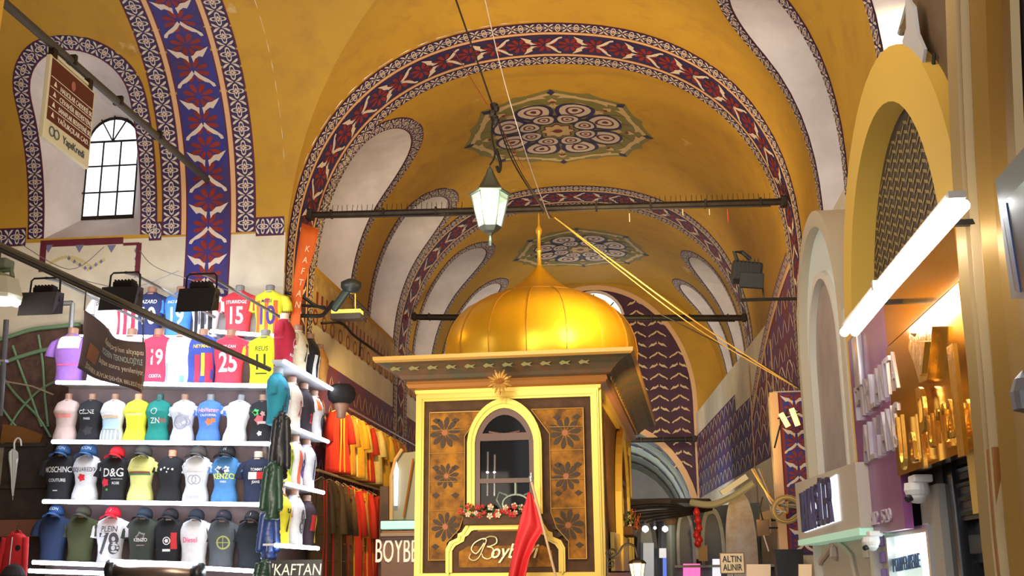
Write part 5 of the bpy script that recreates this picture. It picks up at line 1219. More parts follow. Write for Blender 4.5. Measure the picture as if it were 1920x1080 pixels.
lcol=[((.10,.06,.02),(.6,.45,.15),'dark patterned brown robe'),((.16,.09,.03),(.6,.45,.2),'brown and gold brocade robe'),((.07,.04,.02),(.55,.4,.15),'blackish brocade robe'),((.12,.07,.03),(.6,.4,.1),'dark olive-brown brocade robe'),((.60,.03,.015),GLD,'red robe with open front'),((.70,.30,.05),GLD,'orange brocade robe'),((.65,.04,.02),(.85,.65,.1),'long plain red robe with gold collar'),((.55,.03,.02),GLD,'red robe at the far end')]
for i,(c,tr_,l) in enumerate(lcol):
    y=R_C.y+.1+i*.42; robe(i+20,y,zr2-.10,1.5,.24,c,tr_,'%s, %s from the front on the lower rail'%(l,ordn[i]),'kaftans on the lower rail',pat=i<4 or i==5)
lamp('kaftan_light','SPOT',(-3.5,16.2,4.7),340,(1,.62,.2),.1,(-4.5,19.2,3.4),spot=100)
# sign under the shirts, and the shop name behind
q=atY(555,1066,13.2); t=empty('shop_sign',q,'black sign with white KAFTAN lettering at the bottom under the side shelves','sign')
b=MB(); b.box((0,.03,-.05),(.62,.04,.30),BLACK); b.build('panel',t)
text('lettering',"'KAFTAN",.19,mat('sign_pure_white',(.85,.85,.8),.5),t,Matrix.Translation((0,.005,-.02))@Matrix.Rotation(PI/2,4,'X'),.003,sx=.8,shear=.1)
q=atY(742,1035,18); t=empty('shop_sign',q,'wide brown shop sign with cream capitals partly hidden by the kiosk','sign')
b=MB(); b.box((.12,.05,-.1),(.72,.08,.86),mat('taupe_panel',(.26,.15,.11),.5),bev=.01); b.build('panel',t)
b=MB(); b.box((.12,.0,.19),(.72,.05,.02),BRWN2); b.box((.12,-.0,.27),(.72,.12,.05),mat('warm_grey',(.35,.28,.22),.5)); b.build('ledge',t)
text('lettering','BOYBEYİ',.52,mat('sign_cream_glow',(.85,.75,.6),.4,emit=(1,.85,.7),es=.5),t,Matrix.Translation((.125,-.0,-.0))@Matrix.Rotation(PI/2,4,'X'),.01,sx=.44)
# shopfront with pointed window above that sign
t=empty('shop_window',atY(742,900,18.6),'pale arched shop window with mint ledge left of the kiosk','shop window')
def addp(b,name,smooth=False):
    o=b.build(name,t,smooth); o.matrix_parent_inverse=Matrix.Translation(-t.location); return o
def xz(x,y,D): q=atY(x,y,D); return (q.x,q.z)
b=MB(); b.box((-3.93,18.95,1.6),(.86,.2,3.1),mat('dim_brown_partition',(.11,.07,.045),.6,noise=.4,scale=3)); addp(b,'surround')
b=MB(); b.prism([xz(*q,18.7) for q in ((735,975),(736,900),(742,868),(752,850),(790,845),(790,975))],.05,mat('grey_glass_pale',(.32,.33,.28),.2),'y',18.7); addp(b,'glass')
b=MB(); b.prism([xz(*q,18.6) for q in ((739,948),(738,880),(742,862),(747,880),(745,948))],.02,glow('window_daylight',(.95,1,1),2.2),'y',18.6); addp(b,'lit_pane')
b=MB(); b.tube([Vector((q[0],18.6,q[1])) for q in [xz(*p_,18.6) for p_ in ((733,975),(733,895),(741,862),(754,842))]],.03,mat('pale_wood',(.62,.42,.24)),6); b.tube([Vector((xz(775,860,18.6)[0],18.6,xz(775,860,18.6)[1])),Vector((xz(757,970,18.6)[0],18.6,xz(757,970,18.6)[1]))],.02,COPP,6); addp(b,'frame')
b=MB(); a=atY(716,985,18.4); c=atY(790,985,18.4); b.box(((a.x+c.x)/2,18.4,a.z),(c.x-a.x,.2,.13),mat('mint_light',(.4,.75,.65),.4,emit=(.4,.95,.8),es=.7),bev=.01); addp(b,'ledge')
# brackets, hooded lamp and lit box on the left wall
b=MB(); b.tube(spl([atY(522,594,14.6),atY(560,592,14.8),atY(600,592,15.0),atY(612,584,15.1),atY(625,566,15.2)]),.03,BLACK,8); tag(b.build('wall_bracket'),'thick dark arm reaching from the shirts to the hooded lamp','arm')
b=MB(); b.tube(spl([atY(528,546,15.1),atY(545,551,15.1),atY(566,556,15.2),atY(590,572,15.3),atY(612,580,15.4)]),.025,BLACK,7); b.tube([atY(560,572,15.1),atY(610,576,15.3)],.022,BLACK,7); tag(b.build('cable_branch'),'dark bundled cable curving under the orange pennant','cable')
b=MB(); b.tube(spl([atY(603,606,15.6),atY(640,606,16),atY(665,630,16.5),atY(700,655,17.2),atY(724,672,17.8)]),.022,IRON,7); b.tube([atY(676,640,16.8),atY(674,668,16.8)],.015,IRON,6); tag(b.build('cable_branch'),'dark bent pipe running down behind the lit yellow box','cable')
c=atY(640,560,15.2); t=empty('hooded_lamp',c,'grey-green hooded lamp head pointing up on the left wall','lamp')
b=MB(); b.box((0,0,0),(.12,.10,.42),mat('lamp_teal_grey',(.05,.07,.065),.4,.3),R=Matrix.Rotation(RAD(35),3,'Y'),bev=.04); b.build('stem',t)
b=MB(); b.lathe([(0,-.10),(.10,-.09),(.15,-.02),(.15,.05),(.06,.10),(0,.11)],mat('lamp_dark',(.03,.035,.035),.4),16,(.14,0,.18)); b.build('hood',t,True)
c=atY(651,590,16.); t=empty('light_box',c,'shallow box lamp with bright yellow top on the left wall','lamp')
b=MB(); b.box((0,0,-.04),(.46,.22,.09),mat('box_grey',(.12,.10,.09),.5),bev=.01); b.build('tray',t)
b=MB(); b.box((0,0,.035),(.44,.20,.05),mat('lit_yellow',(.8,.6,.1),.4,emit=(1,.68,.06),es=2.2)); b.build('lit_panel',t)
b=MB(); b.tube([(.12,.02,.05),(.11,.02,.42)],.008,YEL,5); b.build('hanger',t)
lamp('light_box_glow','POINT',c+Vector((0,-.02,.25)),14,(1,.65,.12),.08)
# thin wires on the cream wall
for i,(pts,l) in enumerate(((((35,455),(130,505),(195,463)),'thin wire looping across the faded cartouche'),(((135,520),(240,540),(335,508)),'thin wire from the floodlight to the blue band'),(((262,470),(300,505),(430,545)),'thin grey wire sagging before the painted blue band'))):
    cable('wire',[atY(x,y,14.7) for x,y in pts],.006,GREYM,l,'wire')

# ---------------------------------------------------------------- shops on the right
def aX(X): return lambda x,y:(lambda q:(q.y,q.z))(atX(x,y,X))
def facade(name,m,X,v0,v1,z0,z1,label,cat='shop wall'):
    b=MB(); b.box((X+.2,(v0+v1)/2,(z0+z1)/2),(.4,v1-v0,z1-z0),m); return tag(b.build(name),label,cat)
BRW=mat('taupe_wall',(.12,.075,.045),.6,noise=.25,scale=1.5)
YELP=mat('ochre_surround',(.62,.40,.07),.55)
# arched shop with gold and purple sign
def arcpts(vc,zc,R,R2,z0,n=28): return [(vc+R,z0)]+[(vc+R*math.cos(PI*i/n),zc+R2*math.sin(PI*i/n)) for i in range(n+1)]+[(vc-R,z0)]
t=empty('arched_shopfront',(1.9,8.15,0),'tall ochre arch surround with a patterned dark tympanum over the gold sign','shopfront')
def addp(b,name,smooth=False,T=None):
    T=T or t; o=b.build(name,T,smooth); o.matrix_parent_inverse=Matrix.Translation(-T.location); smooth_angle(o,30); return o
oa=arcpts(8.05,3.5,1.86,1.86,2.0); ia=arcpts(8.1,3.5,1.47,1.50,2.0)
b=MB(); b.ringprism(oa,ia,.55,YELP,'x',1.85,closed=False); addp(b,'arch_surround')
b=MB()
wl=[(10.1,2.0),(10.1,5.36),(6.0,5.36),(6.0,2.0)]
# wall behind the surround with the tympanum recess
b.box((2.33,8.1,4.4),(.1,4.4,2.6),BRW)
addp(b,'wall_panel')
b=MB(); TY=mat('tympanum_dark',(.045,.028,.022),.6); b.prism(arcpts(8.1,3.5,1.5,1.52,2.0),.02,TY,'x',2.04); addp(b,'tympanum')
b=MB(); CH=mat('tympanum_gold',(.24,.17,.06),.5)
for i in range(30):
    for j in range(26):
        v=6.6+i*.10; z=3.3+j*.075+(i%2)*.0
        if ((v-8.1)/1.42)**2+(max(z-3.5,0)/1.42)**2>1: continue
        s=1 if i%2 else -1
        b.add([(2.035,v,z-.02*s),(2.035,v+.10,z+.02*s),(2.035,v+.10,z+.045*s+.0),(2.035,v,z+.005*s)],[(0,1,2,3)],CH)
addp(b,'lattice_pattern')
b=MB(); b.prism([(5.6,3.2),(7.3,3.2),(7.3,3.4),(6.9,4.4),(7.0,5.0),(7.5,5.42),(5.2,5.42),(5.2,3.2)],.3,BRW,'x',1.95); addp(b,'side_wall')
# purple and gold sign boards
PUR=mat('purple_panel',(.22,.06,.20),.30,noise=.35,scale=1.5,col2=(.14,.04,.17)); GSH=mat('gold_mirror',(.60,.30,.045),.14,.9,bump=.06,scale=1.2)
p0=atX(1593,640,1.85); 
t=empty('sign_board',(1.85,9.,2.6),'purple shop sign board with silver block letters beside the gold one','sign')
b=MB(); b.prism([(9.78,1.98),(8.26,1.98),(8.26,3.62),(9.78,3.62)],.06,PUR,'x',1.84); addp(b,'panel')
SIL=mat('silver_letter',(.60,.55,.57),.3,.6)
def xtext(T,txt,size,p0_,p1_,hz,m,X,ext=.03,nm='letter',wf=.86):
    "letters standing on a board facing the nave: reading direction runs from far to near (screen left to right)"
    n=len(txt); a=Vector(p0_);c=Vector(p1_)
    for i,ch in enumerate(txt):
        if ch==' ': continue
        f=(i+.5)/n; q=a.lerp(c,f); vs,fs=text_mesh(ch,1,ext/hz,sx=1)
        xs=[v.x for v in vs]; ys=[v.y for v in vs]; w=max(xs)-min(xs); h=max(ys)-min(ys); cx=(max(xs)+min(xs))/2; cy=(max(ys)+min(ys))/2
        cw=abs(c.x-a.x)/n*.86 if 0 else (c-a).length/n*wf
        if ch in 'Iİ': cw*=.45
        Tm=frame((X,q.x,q.y),(0,-1,0),(0,0,1)); o=obj(nm,[Tm@Vector(((v.x-cx)/w*cw,(v.y-cy)/h*hz,v.z*hz)) for v in vs],fs,m,T); o.matrix_parent_inverse=Matrix.Translation(-T.location)
g=aX(1.8)
def ln(x0,y0,x1,y1): return g(x0,y0),g(x1,y1)
a,c=ln(1600,760,1677,690); xtext(t,'PIRLANTA',1,a,c,.27,SIL,1.825,.016)
a,c=ln(1614,835,1684,790); xtext(t,'ALYANS',1,a,c,.30,SIL,1.825,.016)
a,c=ln(1597,640,1614,670) ; q=g(1605,678); b=MB(); b.box((1.82,q[0],q[1]),(.05,.22,.42),SIL,bev=.01); addp(b,'letter')
a,c=ln(1618,975,1662,965); xtext(t,'0212 520',1,a,c,.10,mat('pale_lilac',(.5,.42,.5),.5),1.835,.008)
t=empty('sign_board',(1.85,7.3,2.8),'mirror-polished gold sign board with raised gold letters and tulip','sign')
b=MB(); b.prism([(8.25,2.34),(6.32,2.34),(6.32,3.26),(8.25,3.26)],.08,GSH,'x',1.82); addp(b,'panel')
b=MB(); b.prism([(8.25,3.275),(6.32,3.275),(6.32,3.72),(8.25,3.72)],.10,GSH,'x',1.83); addp(b,'upper_panel')
GLT=mat('polished_gold',(.85,.55,.13),.16,.95,bump=.3,scale=9)
a,c=g(1686,848),g(1818,770)
L=8; 
for ch,x,y,hz,cw in (('U',1700,830,.36,.16),('a',1722,838,.20,.13),('P',1742,800,.50,.17),('u',1757,808,.20,.13),('r',1771,798,.20,.10),('n',1783,790,.21,.12),('a',1795,784,.22,.11),('l',1806,750,.62,.13)):
    q=g(x,y); vs,fs=text_mesh(ch,1,.012); xs=[v.x for v in vs]; ys=[v.y for v in vs]; w=max(xs)-min(xs); h=max(ys)-min(ys); cx=(max(xs)+min(xs))/2; cy=(max(ys)+min(ys))/2
    Tm=frame((1.77,q[0],q[1]),(0,-1,0),(0,0,1)); o=obj('letter',[Tm@Vector(((v.x-cx)/w*cw,(v.y-cy)/h*hz,v.z)) for v in vs],fs,GLT,t); o.matrix_parent_inverse=Matrix.Translation(-t.location)
q=[g(*p_) for p_ in ((1712,655),(1714,625),(1725,632),(1735,612),(1757,612),(1755,650),(1748,712),(1733,718),(1722,680))]
b=MB(); b.prism(q,.05,GLT,'x',1.77); qq=[g(*p_) for p_ in ((1738,640),(1750,640),(1744,700),(1738,705))]; b.prism(qq,.02,GLT,'x',1.75); addp(b,'tulip_emblem')
# fluorescent batten over the sign
t=empty('fluorescent_lamp',(1.55,6.8,3.42),'bright twin fluorescent tube lamp slanting over the gold sign','lamp')
FLU=glow('fluorescent_tube',(.97,.98,1),15)
b=MB(); b.tube([(1.525,5.32,3.40),(1.525,6.95,3.40)],.033,FLU,10); addp(b,'tube'); b=MB(); b.tube([(1.60,5.34,3.40),(1.60,6.97,3.40)],.033,FLU,10); addp(b,'tube')
b=MB(); b.tube([(1.525,7.02,3.40),(1.525,8.2,3.38)],.033,FLU,10); addp(b,'tube'); b=MB(); b.tube([(1.60,7.02,3.40),(1.60,8.2,3.38)],.033,FLU,10); addp(b,'tube')
b=MB(); b.prism([(1.52,3.42),(1.60,3.42),(1.60,3.455),(1.52,3.455)],2.98,mat('lamp_housing',(.55,.48,.40),.5),'y',5.28); b.box((1.56,6.98,3.42),(.14,.05,.06),SHELFM); b.box((1.7,5.9,3.48),(.3,.04,.03),IRON); b.box((1.7,7.7,3.48),(.3,.04,.03),IRON); addp(b,'housing')
b=MB(); b.prism([aX(1.88)(*p_) for p_ in ((1790,330),(1816,330),(1860,850),(1838,850))],.25,BLACK,'x',1.86); tag(b.build('dark_gap_strip'),'black upright strip standing for the dark gap between the gold sign board and the gilt moulding','post')  # shade of the gap beside the moulding, put in as a black strip
# wall and shutter below the gold sign
b=MB(); b.box((2.0,7.98,1.6),(.1,.5,1.3),mat('grey_wall_paint',(.32,.31,.29),.5)); tag(b.build('facade_strip'),'grey wall strip with camera under the gold sign','wall')
t=empty('roller_shutter',(2.1,7.0,0),'black ribbed shutter and door frame under the gold sign','shutter')
b=MB(); BLS=mat('shutter_black',(.018,.019,.024),.22)
b.box((2.15,6.9,2.05),(.1,1.9,.62),BLS)
for k in range(4): b.tube([(2.05,6.0,2.32-k*.09),(2.05,7.7,2.32-k*.09)],.03,BLS,8)
addp(b,'slats'); b=MB(); b.box((2.08,7.66,1.2),(.16,.22,2.4),BLS,bev=.01); b.box((2.08,6.4,1.85),(.12,2.0,.12),BLS,bev=.01); b.box((2.08,7.1,1.0),(.08,.10,1.9),BLS,bev=.01); addp(b,'frame')
b=MB(); b.box((2.14,6.5,1.2),(.02,1.1,1.1),mat('lit_doorway',(.5,.6,.58),.2,emit=(.75,.95,.9),es=.35)); addp(b,'glass')
b=MB(); b.prism([g(*p_) for p_ in ((1838,848),(1862,838),(1875,1090),(1862,1090))],.08,COPP,'x',1.80); tag(b.build('copper_post'),'thin copper-edged glass post between the shutter and the gold moulding','post')
# lit showcase window under the purple board
t=empty('showcase',(1.95,9.1,1.7),'bright lit showcase window with blue lettering under the purple sign','showcase')
b=MB(); b.box((2.02,8.75,1.55),(.06,1.25,.85),mat('showcase_light',(.6,.75,.7),.2,emit=(.72,.92,.85),es=.7)); addp(b,'glass')
b=MB(); b.box((1.97,8.2,1.6),(.05,.26,.8),glow('showcase_glow',(.93,1,1),3.0)); b.tube([(1.95,8.4,1.88),(1.95,9.2,1.86)],.018,glow('showcase_tube',(1,1,.97),5),8); addp(b,'lit_side')
b=MB(); b.ringprism([(8.02,1.1),(9.42,1.1),(9.42,2.0),(8.02,2.0)],[(8.08,1.1),(9.36,1.1),(9.36,1.95),(8.08,1.95)],.1,STEEL,'x',1.93); addp(b,'frame')
gg=aX(1.94); a,c=gg(1662,1062),gg(1718,1050); xtext(t,'TOPTAN&PERAKENDE',1,a,c,.10,mat('sign_blue_ink',(.03,.08,.2),.5),1.965,.004,'lettering')
b=MB()
for k in range(3): b.box((1.96,9.62,1.93-k*.13),(.06,.28,.085),mat('violet_slat',(.25,.14,.55),.4),bev=.01)
tag(b.build('violet_slats'),'stack of violet slats beside the lit showcase','slats')
# cameras
def cctv(x,y,X,label,s=1):
    c=atX(x,y,X); t=empty('security_camera',c,label,'camera','white dome cameras on the right shops'); WP=mat('white_plastic',(.8,.8,.8),.3)
    b=MB(); b.box((.03,0,.10*s),(.12*s,.17*s,.05*s),WP,bev=.01); b.lathe([(.075*s,.075*s),(.08*s,.03*s),(.07*s,.0)],WP,16); b.build('mount',t,False)
    b=MB(); b.lathe([(0,-.055*s),(.035*s,-.05*s),(.06*s,-.02*s),(.066*s,.0),(.05*s,.01)],WP,16); b.build('dome',t,True)
    b=MB(); b.tube([(-.045*s,-.02,-.015),(-.075*s,-.035,-.03*s)],[.026*s,.022*s],BLACK,12); b.build('lens',t)
cctv(1720,928,1.86,'white dome camera on the grey wall under the gold sign',1.05)
cctv(1634,1022,1.78,'white dome camera under the purple sign board edge',.85)
# white arched frontage with NAKIŞLER box
t=empty('white_shopfront',(1.9,11.8,0),'white arched niche frontage with moulded rings right of the birds pier','shopfront')
WH=mat('white_frontage',(.60,.58,.54),.45); GRP=mat('grey_niche',(.34,.29,.29),.5,noise=.3,scale=1)
oa=arcpts(11.6,3.95,1.42,1.38,2.4); ia=arcpts(11.6,3.95,1.26,1.22,2.4); ib=arcpts(11.6,3.75,.93,.95,2.4); ic=arcpts(11.6,3.75,.86,.88,2.4)
b=MB(); b.ringprism(oa,ia,.35,mat('beige_ring',(.48,.42,.33),.5),'x',1.88,closed=False); addp(b,'outer_ring')
b=MB(); b.ringprism(ia,ib,.06,mat('mint_white',(.66,.73,.74),.3),'x',1.97,closed=False); addp(b,'arch_field')
b=MB(); b.ringprism(ib,ic,.08,WH,'x',1.92,closed=False); addp(b,'inner_ring')
b=MB(); b.prism(ic,.03,GRP,'x',1.99); addp(b,'niche')
b=MB(); b.box((2.0,10.08,2.9),(.22,.24,2.2),WH,bev=.02); b.box((1.92,9.88,3.0),(.1,.10,1.9),WH,bev=.02); addp(b,'pilaster')
t=empty('shop_sign',(1.75,11.2,2.3),'slanting pale box sign with backlit dark letters before the white frontage','sign')
B0=atX(1493,905,1.74);B1=atX(1495,1013,1.74);B2=atX(1604,866,1.74);B3=atX(1612,990,1.74)
z1=(B0.z+B2.z)/2; z0=(B1.z+B3.z)/2; v1=(B0.y+B1.y)/2; v0=(B2.y+B3.y)/2
b=MB(); b.prism([(v1,B1.z+.0),(v0,B3.z),(v0,B2.z),(v1,B0.z)],.35,mat('pale_sign_box',(.50,.44,.38),.4),'x',1.74); addp(b,'box')
b=MB(); b.box((1.93,(v0+v1)/2,(B1.z+B3.z)/2-.03),(.40,v1-v0,.06),mat('mint_edge',(.45,.75,.60),.4,emit=(.5,.9,.7),es=.25)); addp(b,'lower_edge')
gx=aX(1.70); a,c=gx(1504,962),gx(1562,934); 
BLT=mat('backlit_dark_letter',(.05,.04,.09),.35,.5)
xtext(t,'NAKIŞLER',1,a,c,.40,BLT,1.69,.015,wf=.66)
b=MB(); b.prism([(a[0]+.1,a[1]-.20),(c[0]-.1,c[1]-.20),(c[0]-.1,c[1]+.20),(a[0]+.1,a[1]+.20)],.008,glow('sign_backlight',(.85,.9,1),1.1),'x',1.725); addp(b,'backlight')
b=MB(); b.prism([gx(*p_) for p_ in ((1532,896),(1536,896),(1536,906),(1532,906))],.02,BLT,'x',1.7); addp(b,'bracket')
# panel with carved palmette under that box
t=empty('carved_panel',(1.9,11.4,1.6),'pale carved panel with pointed arch relief under the backlit box sign','panel')
b=MB(); b.box((2.0,11.2,1.0),(.1,3.4,2.0),mat('greige_panel',(.42,.37,.32),.5)); b.box((1.93,9.75,1.0),(.1,.14,2.0),WH); b.box((1.93,12.9,1.0),(.1,.14,2.0),WH); addp(b,'board')
b=MB(); gp=aX(1.93)
b.tube([Vector((1.93,*gp(*p_))) for p_ in ((1530,1085),(1540,1050),(1552,1035),(1560,1020),(1566,1016),(1574,1022),(1586,1030),(1598,1045),(1606,1085))],.03,mat('relief_rose',(.48,.38,.33),.5),6); b.lathe([(0,-.1),(.06,-.05),(.05,.04),(0,.1)],MATS['relief_rose'],8,Vector((1.93,*gp(1566,1034)))); addp(b,'relief')
# near shop: big gilt arch moulding
t=empty('gilt_moulding',(1.85,5.9,0),'big gilt ribbed door moulding at the right picture edge, curving up','moulding')
GM=mat('gilt_wood',(.36,.20,.045),.35,.35); GM2=mat('gilt_wood_pale',(.36,.235,.09),.4,.25)
path=[(1881,1100),(1870,1000),(1858,850),(1846,700),(1832,550),(1822,420),(1814,300),(1808,150),(1803,0),(1800,-80)]
cen=[(lambda q:(q[0],q[1]))(aX(1.85)(*p_)) for p_ in path]
off=[(0,0,GM),(.012,-.05,GM),(.05,-.10,GM2),(.09,-.06,GM2),(.10,-.02,GM),(.13,-.05,GM2),(.18,-.06,GM2),(.20,-.01,GM),(.23,-.03,GM),(.28,-.04,GM),(.34,0.02,GM),(.46,.06,mat('gilt_brown_face',(.24,.13,.035),.4)),(.62,.06,GM2),(.645,.04,GM2),(.66,.08,GM2)]
b=MB(); P_=Path(cen); N=40
for k in range(len(off)-1):
    (d0,x0,m0),(d1,x1,_)=off[k],off[k+1]; vs=[]
    for i in range(N+1):
        l=P_.L*i/N
        for d,x in ((d0,x0),(d1,x1)): q=P_(l,d); vs.append((1.85+x,q.x,q.y))
    b.add(vs,[(2*i,2*i+1,2*i+3,2*i+2) for i in range(N)],m0)
vs=[]
for i in range(N+1):
    q=P_(P_.L*i/N,0); vs+=[(1.85,q.x,q.y),(2.4,q.x,q.y)]
b.add(vs,[(2*i,2*i+1,2*i+3,2*i+2) for i in range(N)],GM)
addp(b,'moulding')
b=MB(); b.box((2.15,3.4,2.6),(.08,4.2,5.2),mat('dark_blue_glass',(.010,.012,.025),.08,spec=.6)); addp(b,'dark_glass')
b=MB(); b.tube([Vector((1.93,*aX(1.93)(*p_))) for p_ in ((1817,520),(1822,570),(1832,640),(1840,700),(1841,760))],.012,STEEL,6); tag(b.build('cable'),'pale cable running down between gold sign and gilt moulding','cable')
b=MB(); b.tube(spl([Vector((1.92,*aX(1.92)(*p_))) for p_ in ((1751,100),(1750,190),(1770,220),(1790,270),(1793,350))]),.012,BLK,6); tag(b.build('cable'),'black cable curving down the taupe wall beside the ochre arch','cable')
b=MB(); b.prism([aX(2.0)(*p_) for p_ in ((1738,-10),(1755,10),(1762,60),(1776,90),(1772,120),(1764,130),(1752,100),(1736,95),(1732,75),(1740,50))],.02,mat('torn_plastic',(.42,.42,.45),.5),'x',1.86); tag(b.build('torn_sheet'),'torn pale plastic sheet hanging above the taupe wall','sheet')
b=MB(); b.prism([aX(2.05)(*p_) for p_ in ((1716,-25),(1815,-25),(1815,125),(1740,118),(1702,84))],.3,mat('grey_cornice',(.06,.06,.06),.6),'x',2.05)
for k in range(4): b.tube([Vector((2.0,*aX(2.0)(1716+9*k,-30))),Vector((2.0,*aX(2.0)(1690+12*k,62+5*k)))],.03,mat('grey_mould',(.22,.21,.19),.5))
tag(b.build('cornice_block'),'grey broken cornice and dark recess above the ochre arch','cornice')
# hanging screen at the right edge
c=atX(1900,400,1.70); t=empty('hung_screen',c,'grey framed screen hung at the right picture edge','screen')
SG=mat('screen_grey',(.15,.14,.15),.4); pts=[aX(1.66)(*p_) for p_ in ((1866,338),(1960,230),(1990,560),(1896,560))]
b=MB(); b.prism(pts,.06,SG,'x',1.66); addp(b,'frame'); ptsi=[aX(1.655)(*p_) for p_ in ((1878,385),(1960,300),(1985,545),(1905,545))]
b=MB(); b.prism(ptsi,.01,mat('screen_slate',(.10,.10,.13),.2),'x',1.65); addp(b,'screen'); b=MB(); pe=[aX(1.65)(*p_) for p_ in ((1880,385),(1888,380),(1915,548),(1908,548))]; b.prism(pe,.006,mat('screen_blue',(.02,.07,.25),.3),'x',1.645); addp(b,'blue_edge')
c=atX(1922,735,1.74); b=MB(); b.lathe([(0,-.1),(.06,-.08),(.065,0),(.04,.06),(0,.1)],SG,14,c); tag(b.build('door_knob'),'grey rounded fitting on the near dark glass','fitting')
# wall of the near right street side behind all of it
# ---------------------------------------------------------------- pier with birds
t=empty('painted_pier',(2.2,15.0,0),'narrow pier painted with red and blue birds left of the white frontage','pier')
b=MB(); b.box((2.11,15.25,2.0),(.62,.6,4.0),CREAM); addp(b,'pier_body')
def MPr(x,z,h=0): return Vector((x,14.94-h,z))
p=Paint(MPr); x0=1.86; 
p.poly([(x0,1.9),(2.42,1.9),(2.42,3.98),(x0,3.98)],mat('red_ground',(.20,.015,.02),.6),.004); p.poly([(x0+.05,1.9),(2.42,1.9),(2.42,3.98),(x0+.05,3.98)],BLUE,.006)
pp=Path([(2.06,1.85),(2.06,3.98)]); 
n=5; c=pp.L/n
for k in range(n):
    lc=(k+.5)*c; bird_motif(p,lambda x,y:(lambda q:(q.x,q.y))(pp(lc+x*c,y*.40)),.010)
ribbon(p,Path([(x0-.06,1.75),(x0-.06,3.98)]),-.055,.055,PEACH,.03)
o=addp(p.b,'bird_painting'); 
# red and yellow lit letters above the pier
c=atY(1484,778,14.6); t=empty('neon_tubes',c,'two short lit yellow tubes leaning together above the bird pier','lamp')
YG=glow('yellow_tube',(1,.75,.12),1.6)
for s_,e_ in (((1464,775),(1478,800)),((1484,766),(1496,798))):
    b=MB(); b.tube([atY(*s_,14.5),atY(*e_,14.5)],.035,YG,8); addp(b,'tube')
b=MB(); b.tube([atY(1478,766,14.55),atY(1462,800,14.55),atY(1452,840,14.6)],.012,IRON,5); b.tube([atY(1458,785,14.52),atY(1500,772,14.52)],.01,IRON,5); b.tube([atY(1486,780,14.52),atY(1486,784,15.0)],.015,IRON,5); addp(b,'wire_frame')
# coil of cables
for i in range(5):
    cable('cable',[atY(1410+4*i,880,15.2),atY(1425+5*i,905+6*i,14.9),atY(1450,940+8*i,14.7),atY(1475,962-3*i,14.6),atY(1478-4*i,940+2*i,14.5),atY(1500+3*i,930+6*i,14.6)],.013,[YEL,PALE,GREYM,PALE,mat('cable_olive',(.30,.24,.12),.6)][i],'looped cable beside the bird pier','cable',group='looped cables at the pier')
b=MB(); b.tube([(.0,.05*math.cos(a)+0,.10*math.sin(a)) for a in [2*PI*k/16 for k in range(17)]],.02,PALE,6); 
b=MB(); 
for i in range(3): b.tube([atY(1475+ (22+3*i)*math.cos(a),955+(20+3*i)*math.sin(a),14.4+.02*i) for a in [2*PI*k/20 for k in range(21)]],.012,YEL if i%2 else mat('cable_olive',(.3,.24,.12)),6)
b.tube([atY(1475,935,14.4),atY(1478,936,14.95)],.012,YEL,5); tag(b.build('cable_coil'),'coil of ochre cable hanging before the bird pier','cable coil')
c=atY(1430,990,15.3); t=empty('junction_box',c,'brown junction box with wires left of the bird pier','box'); b=MB(); b.box((0,0,0),(.16,.12,.22),mat('box_brown',(.20,.11,.05),.6),bev=.01); b.build('case',t); b=MB(); b.tube([(0,0,0),(.45,0,0)],.012,IRON,6); b.build('bracket',t); b=MB(); b.tube([(0,-.07,.1),(-.03,-.08,.25),(.02,-.07,.4)],.012,BLK,5); b.tube([(0,-.07,-.1),(.05,-.08,-.3)],.012,PALE,5); b.build('wiring',t)
b=MB(); q=atY(1480,1055,14.5); b.prism([(q.x-.17,q.z+.16),(q.x+.17,q.z+.16),(q.x+.12,q.z-.9),(q.x-.12,q.z-.9)],.25,BLACK,'y',14.45); tag(b.build('black_pot'),'tapered black block at the foot of the bird pier','block')
# floodlight on its bracket rod before the right vault
c=atY(1400,515,14.); t=empty('floodlight',c,'black louvred floodlight on a rod before the right vault','floodlight')
FB=mat('flood_black2',(.025,.024,.022),.45)
b=MB(); b.box((0,0,.02),(.38,.26,.26),FB,R=Matrix.Rotation(RAD(8),3,'Y'),bev=.03)
for k in range(7): b.box((-.14+k*.047,-.14,.06),(.012,.03,.20),FB)
b.build('housing',t); b=MB(); b.box((.04,-.16,-.12),(.30,.05,.20),FB,R=Matrix.Rotation(RAD(6),3,'Y'),bev=.01); b.build('glass_frame',t)
b=MB(); b.tube([(-.10,0,.16),(-.14,-.02,.30),(-.04,0,.30),(.06,0,.20)],.028,FB,8); b.build('handle',t)
b=MB(); b.tube([(-.10,0,-.16),(-.08,0,-.33)],.012,FB,6); b.tube([(.19,0,-.14),(.19,0,-.33)],.012,FB,6); b.tube([(-.10,0,-.33),(.2,.0,-.33),(.95,.05,-.33)],.022,FB,8); b.build('bracket_rod',t)

# ---------------------------------------------------------------- far shops at right of the kiosk
def az(D): return lambda x,y:(lambda q:(q.x,q.z))(atY(x,y,D))
D=20.
def bpri(b,pts,D,d,m): b.prism([az(D)(*q) for q in pts],d,m,'y',D)
STN=mat('grey_marble',(.42,.42,.38),.5,noise=.35,scale=3)
MBL=mat('veined_marble',(.58,.54,.52),.4,noise=.35,scale=2.5,col2=(.42,.28,.16))
SHD=mat('shop_dark',(.05,.05,.06),.4)
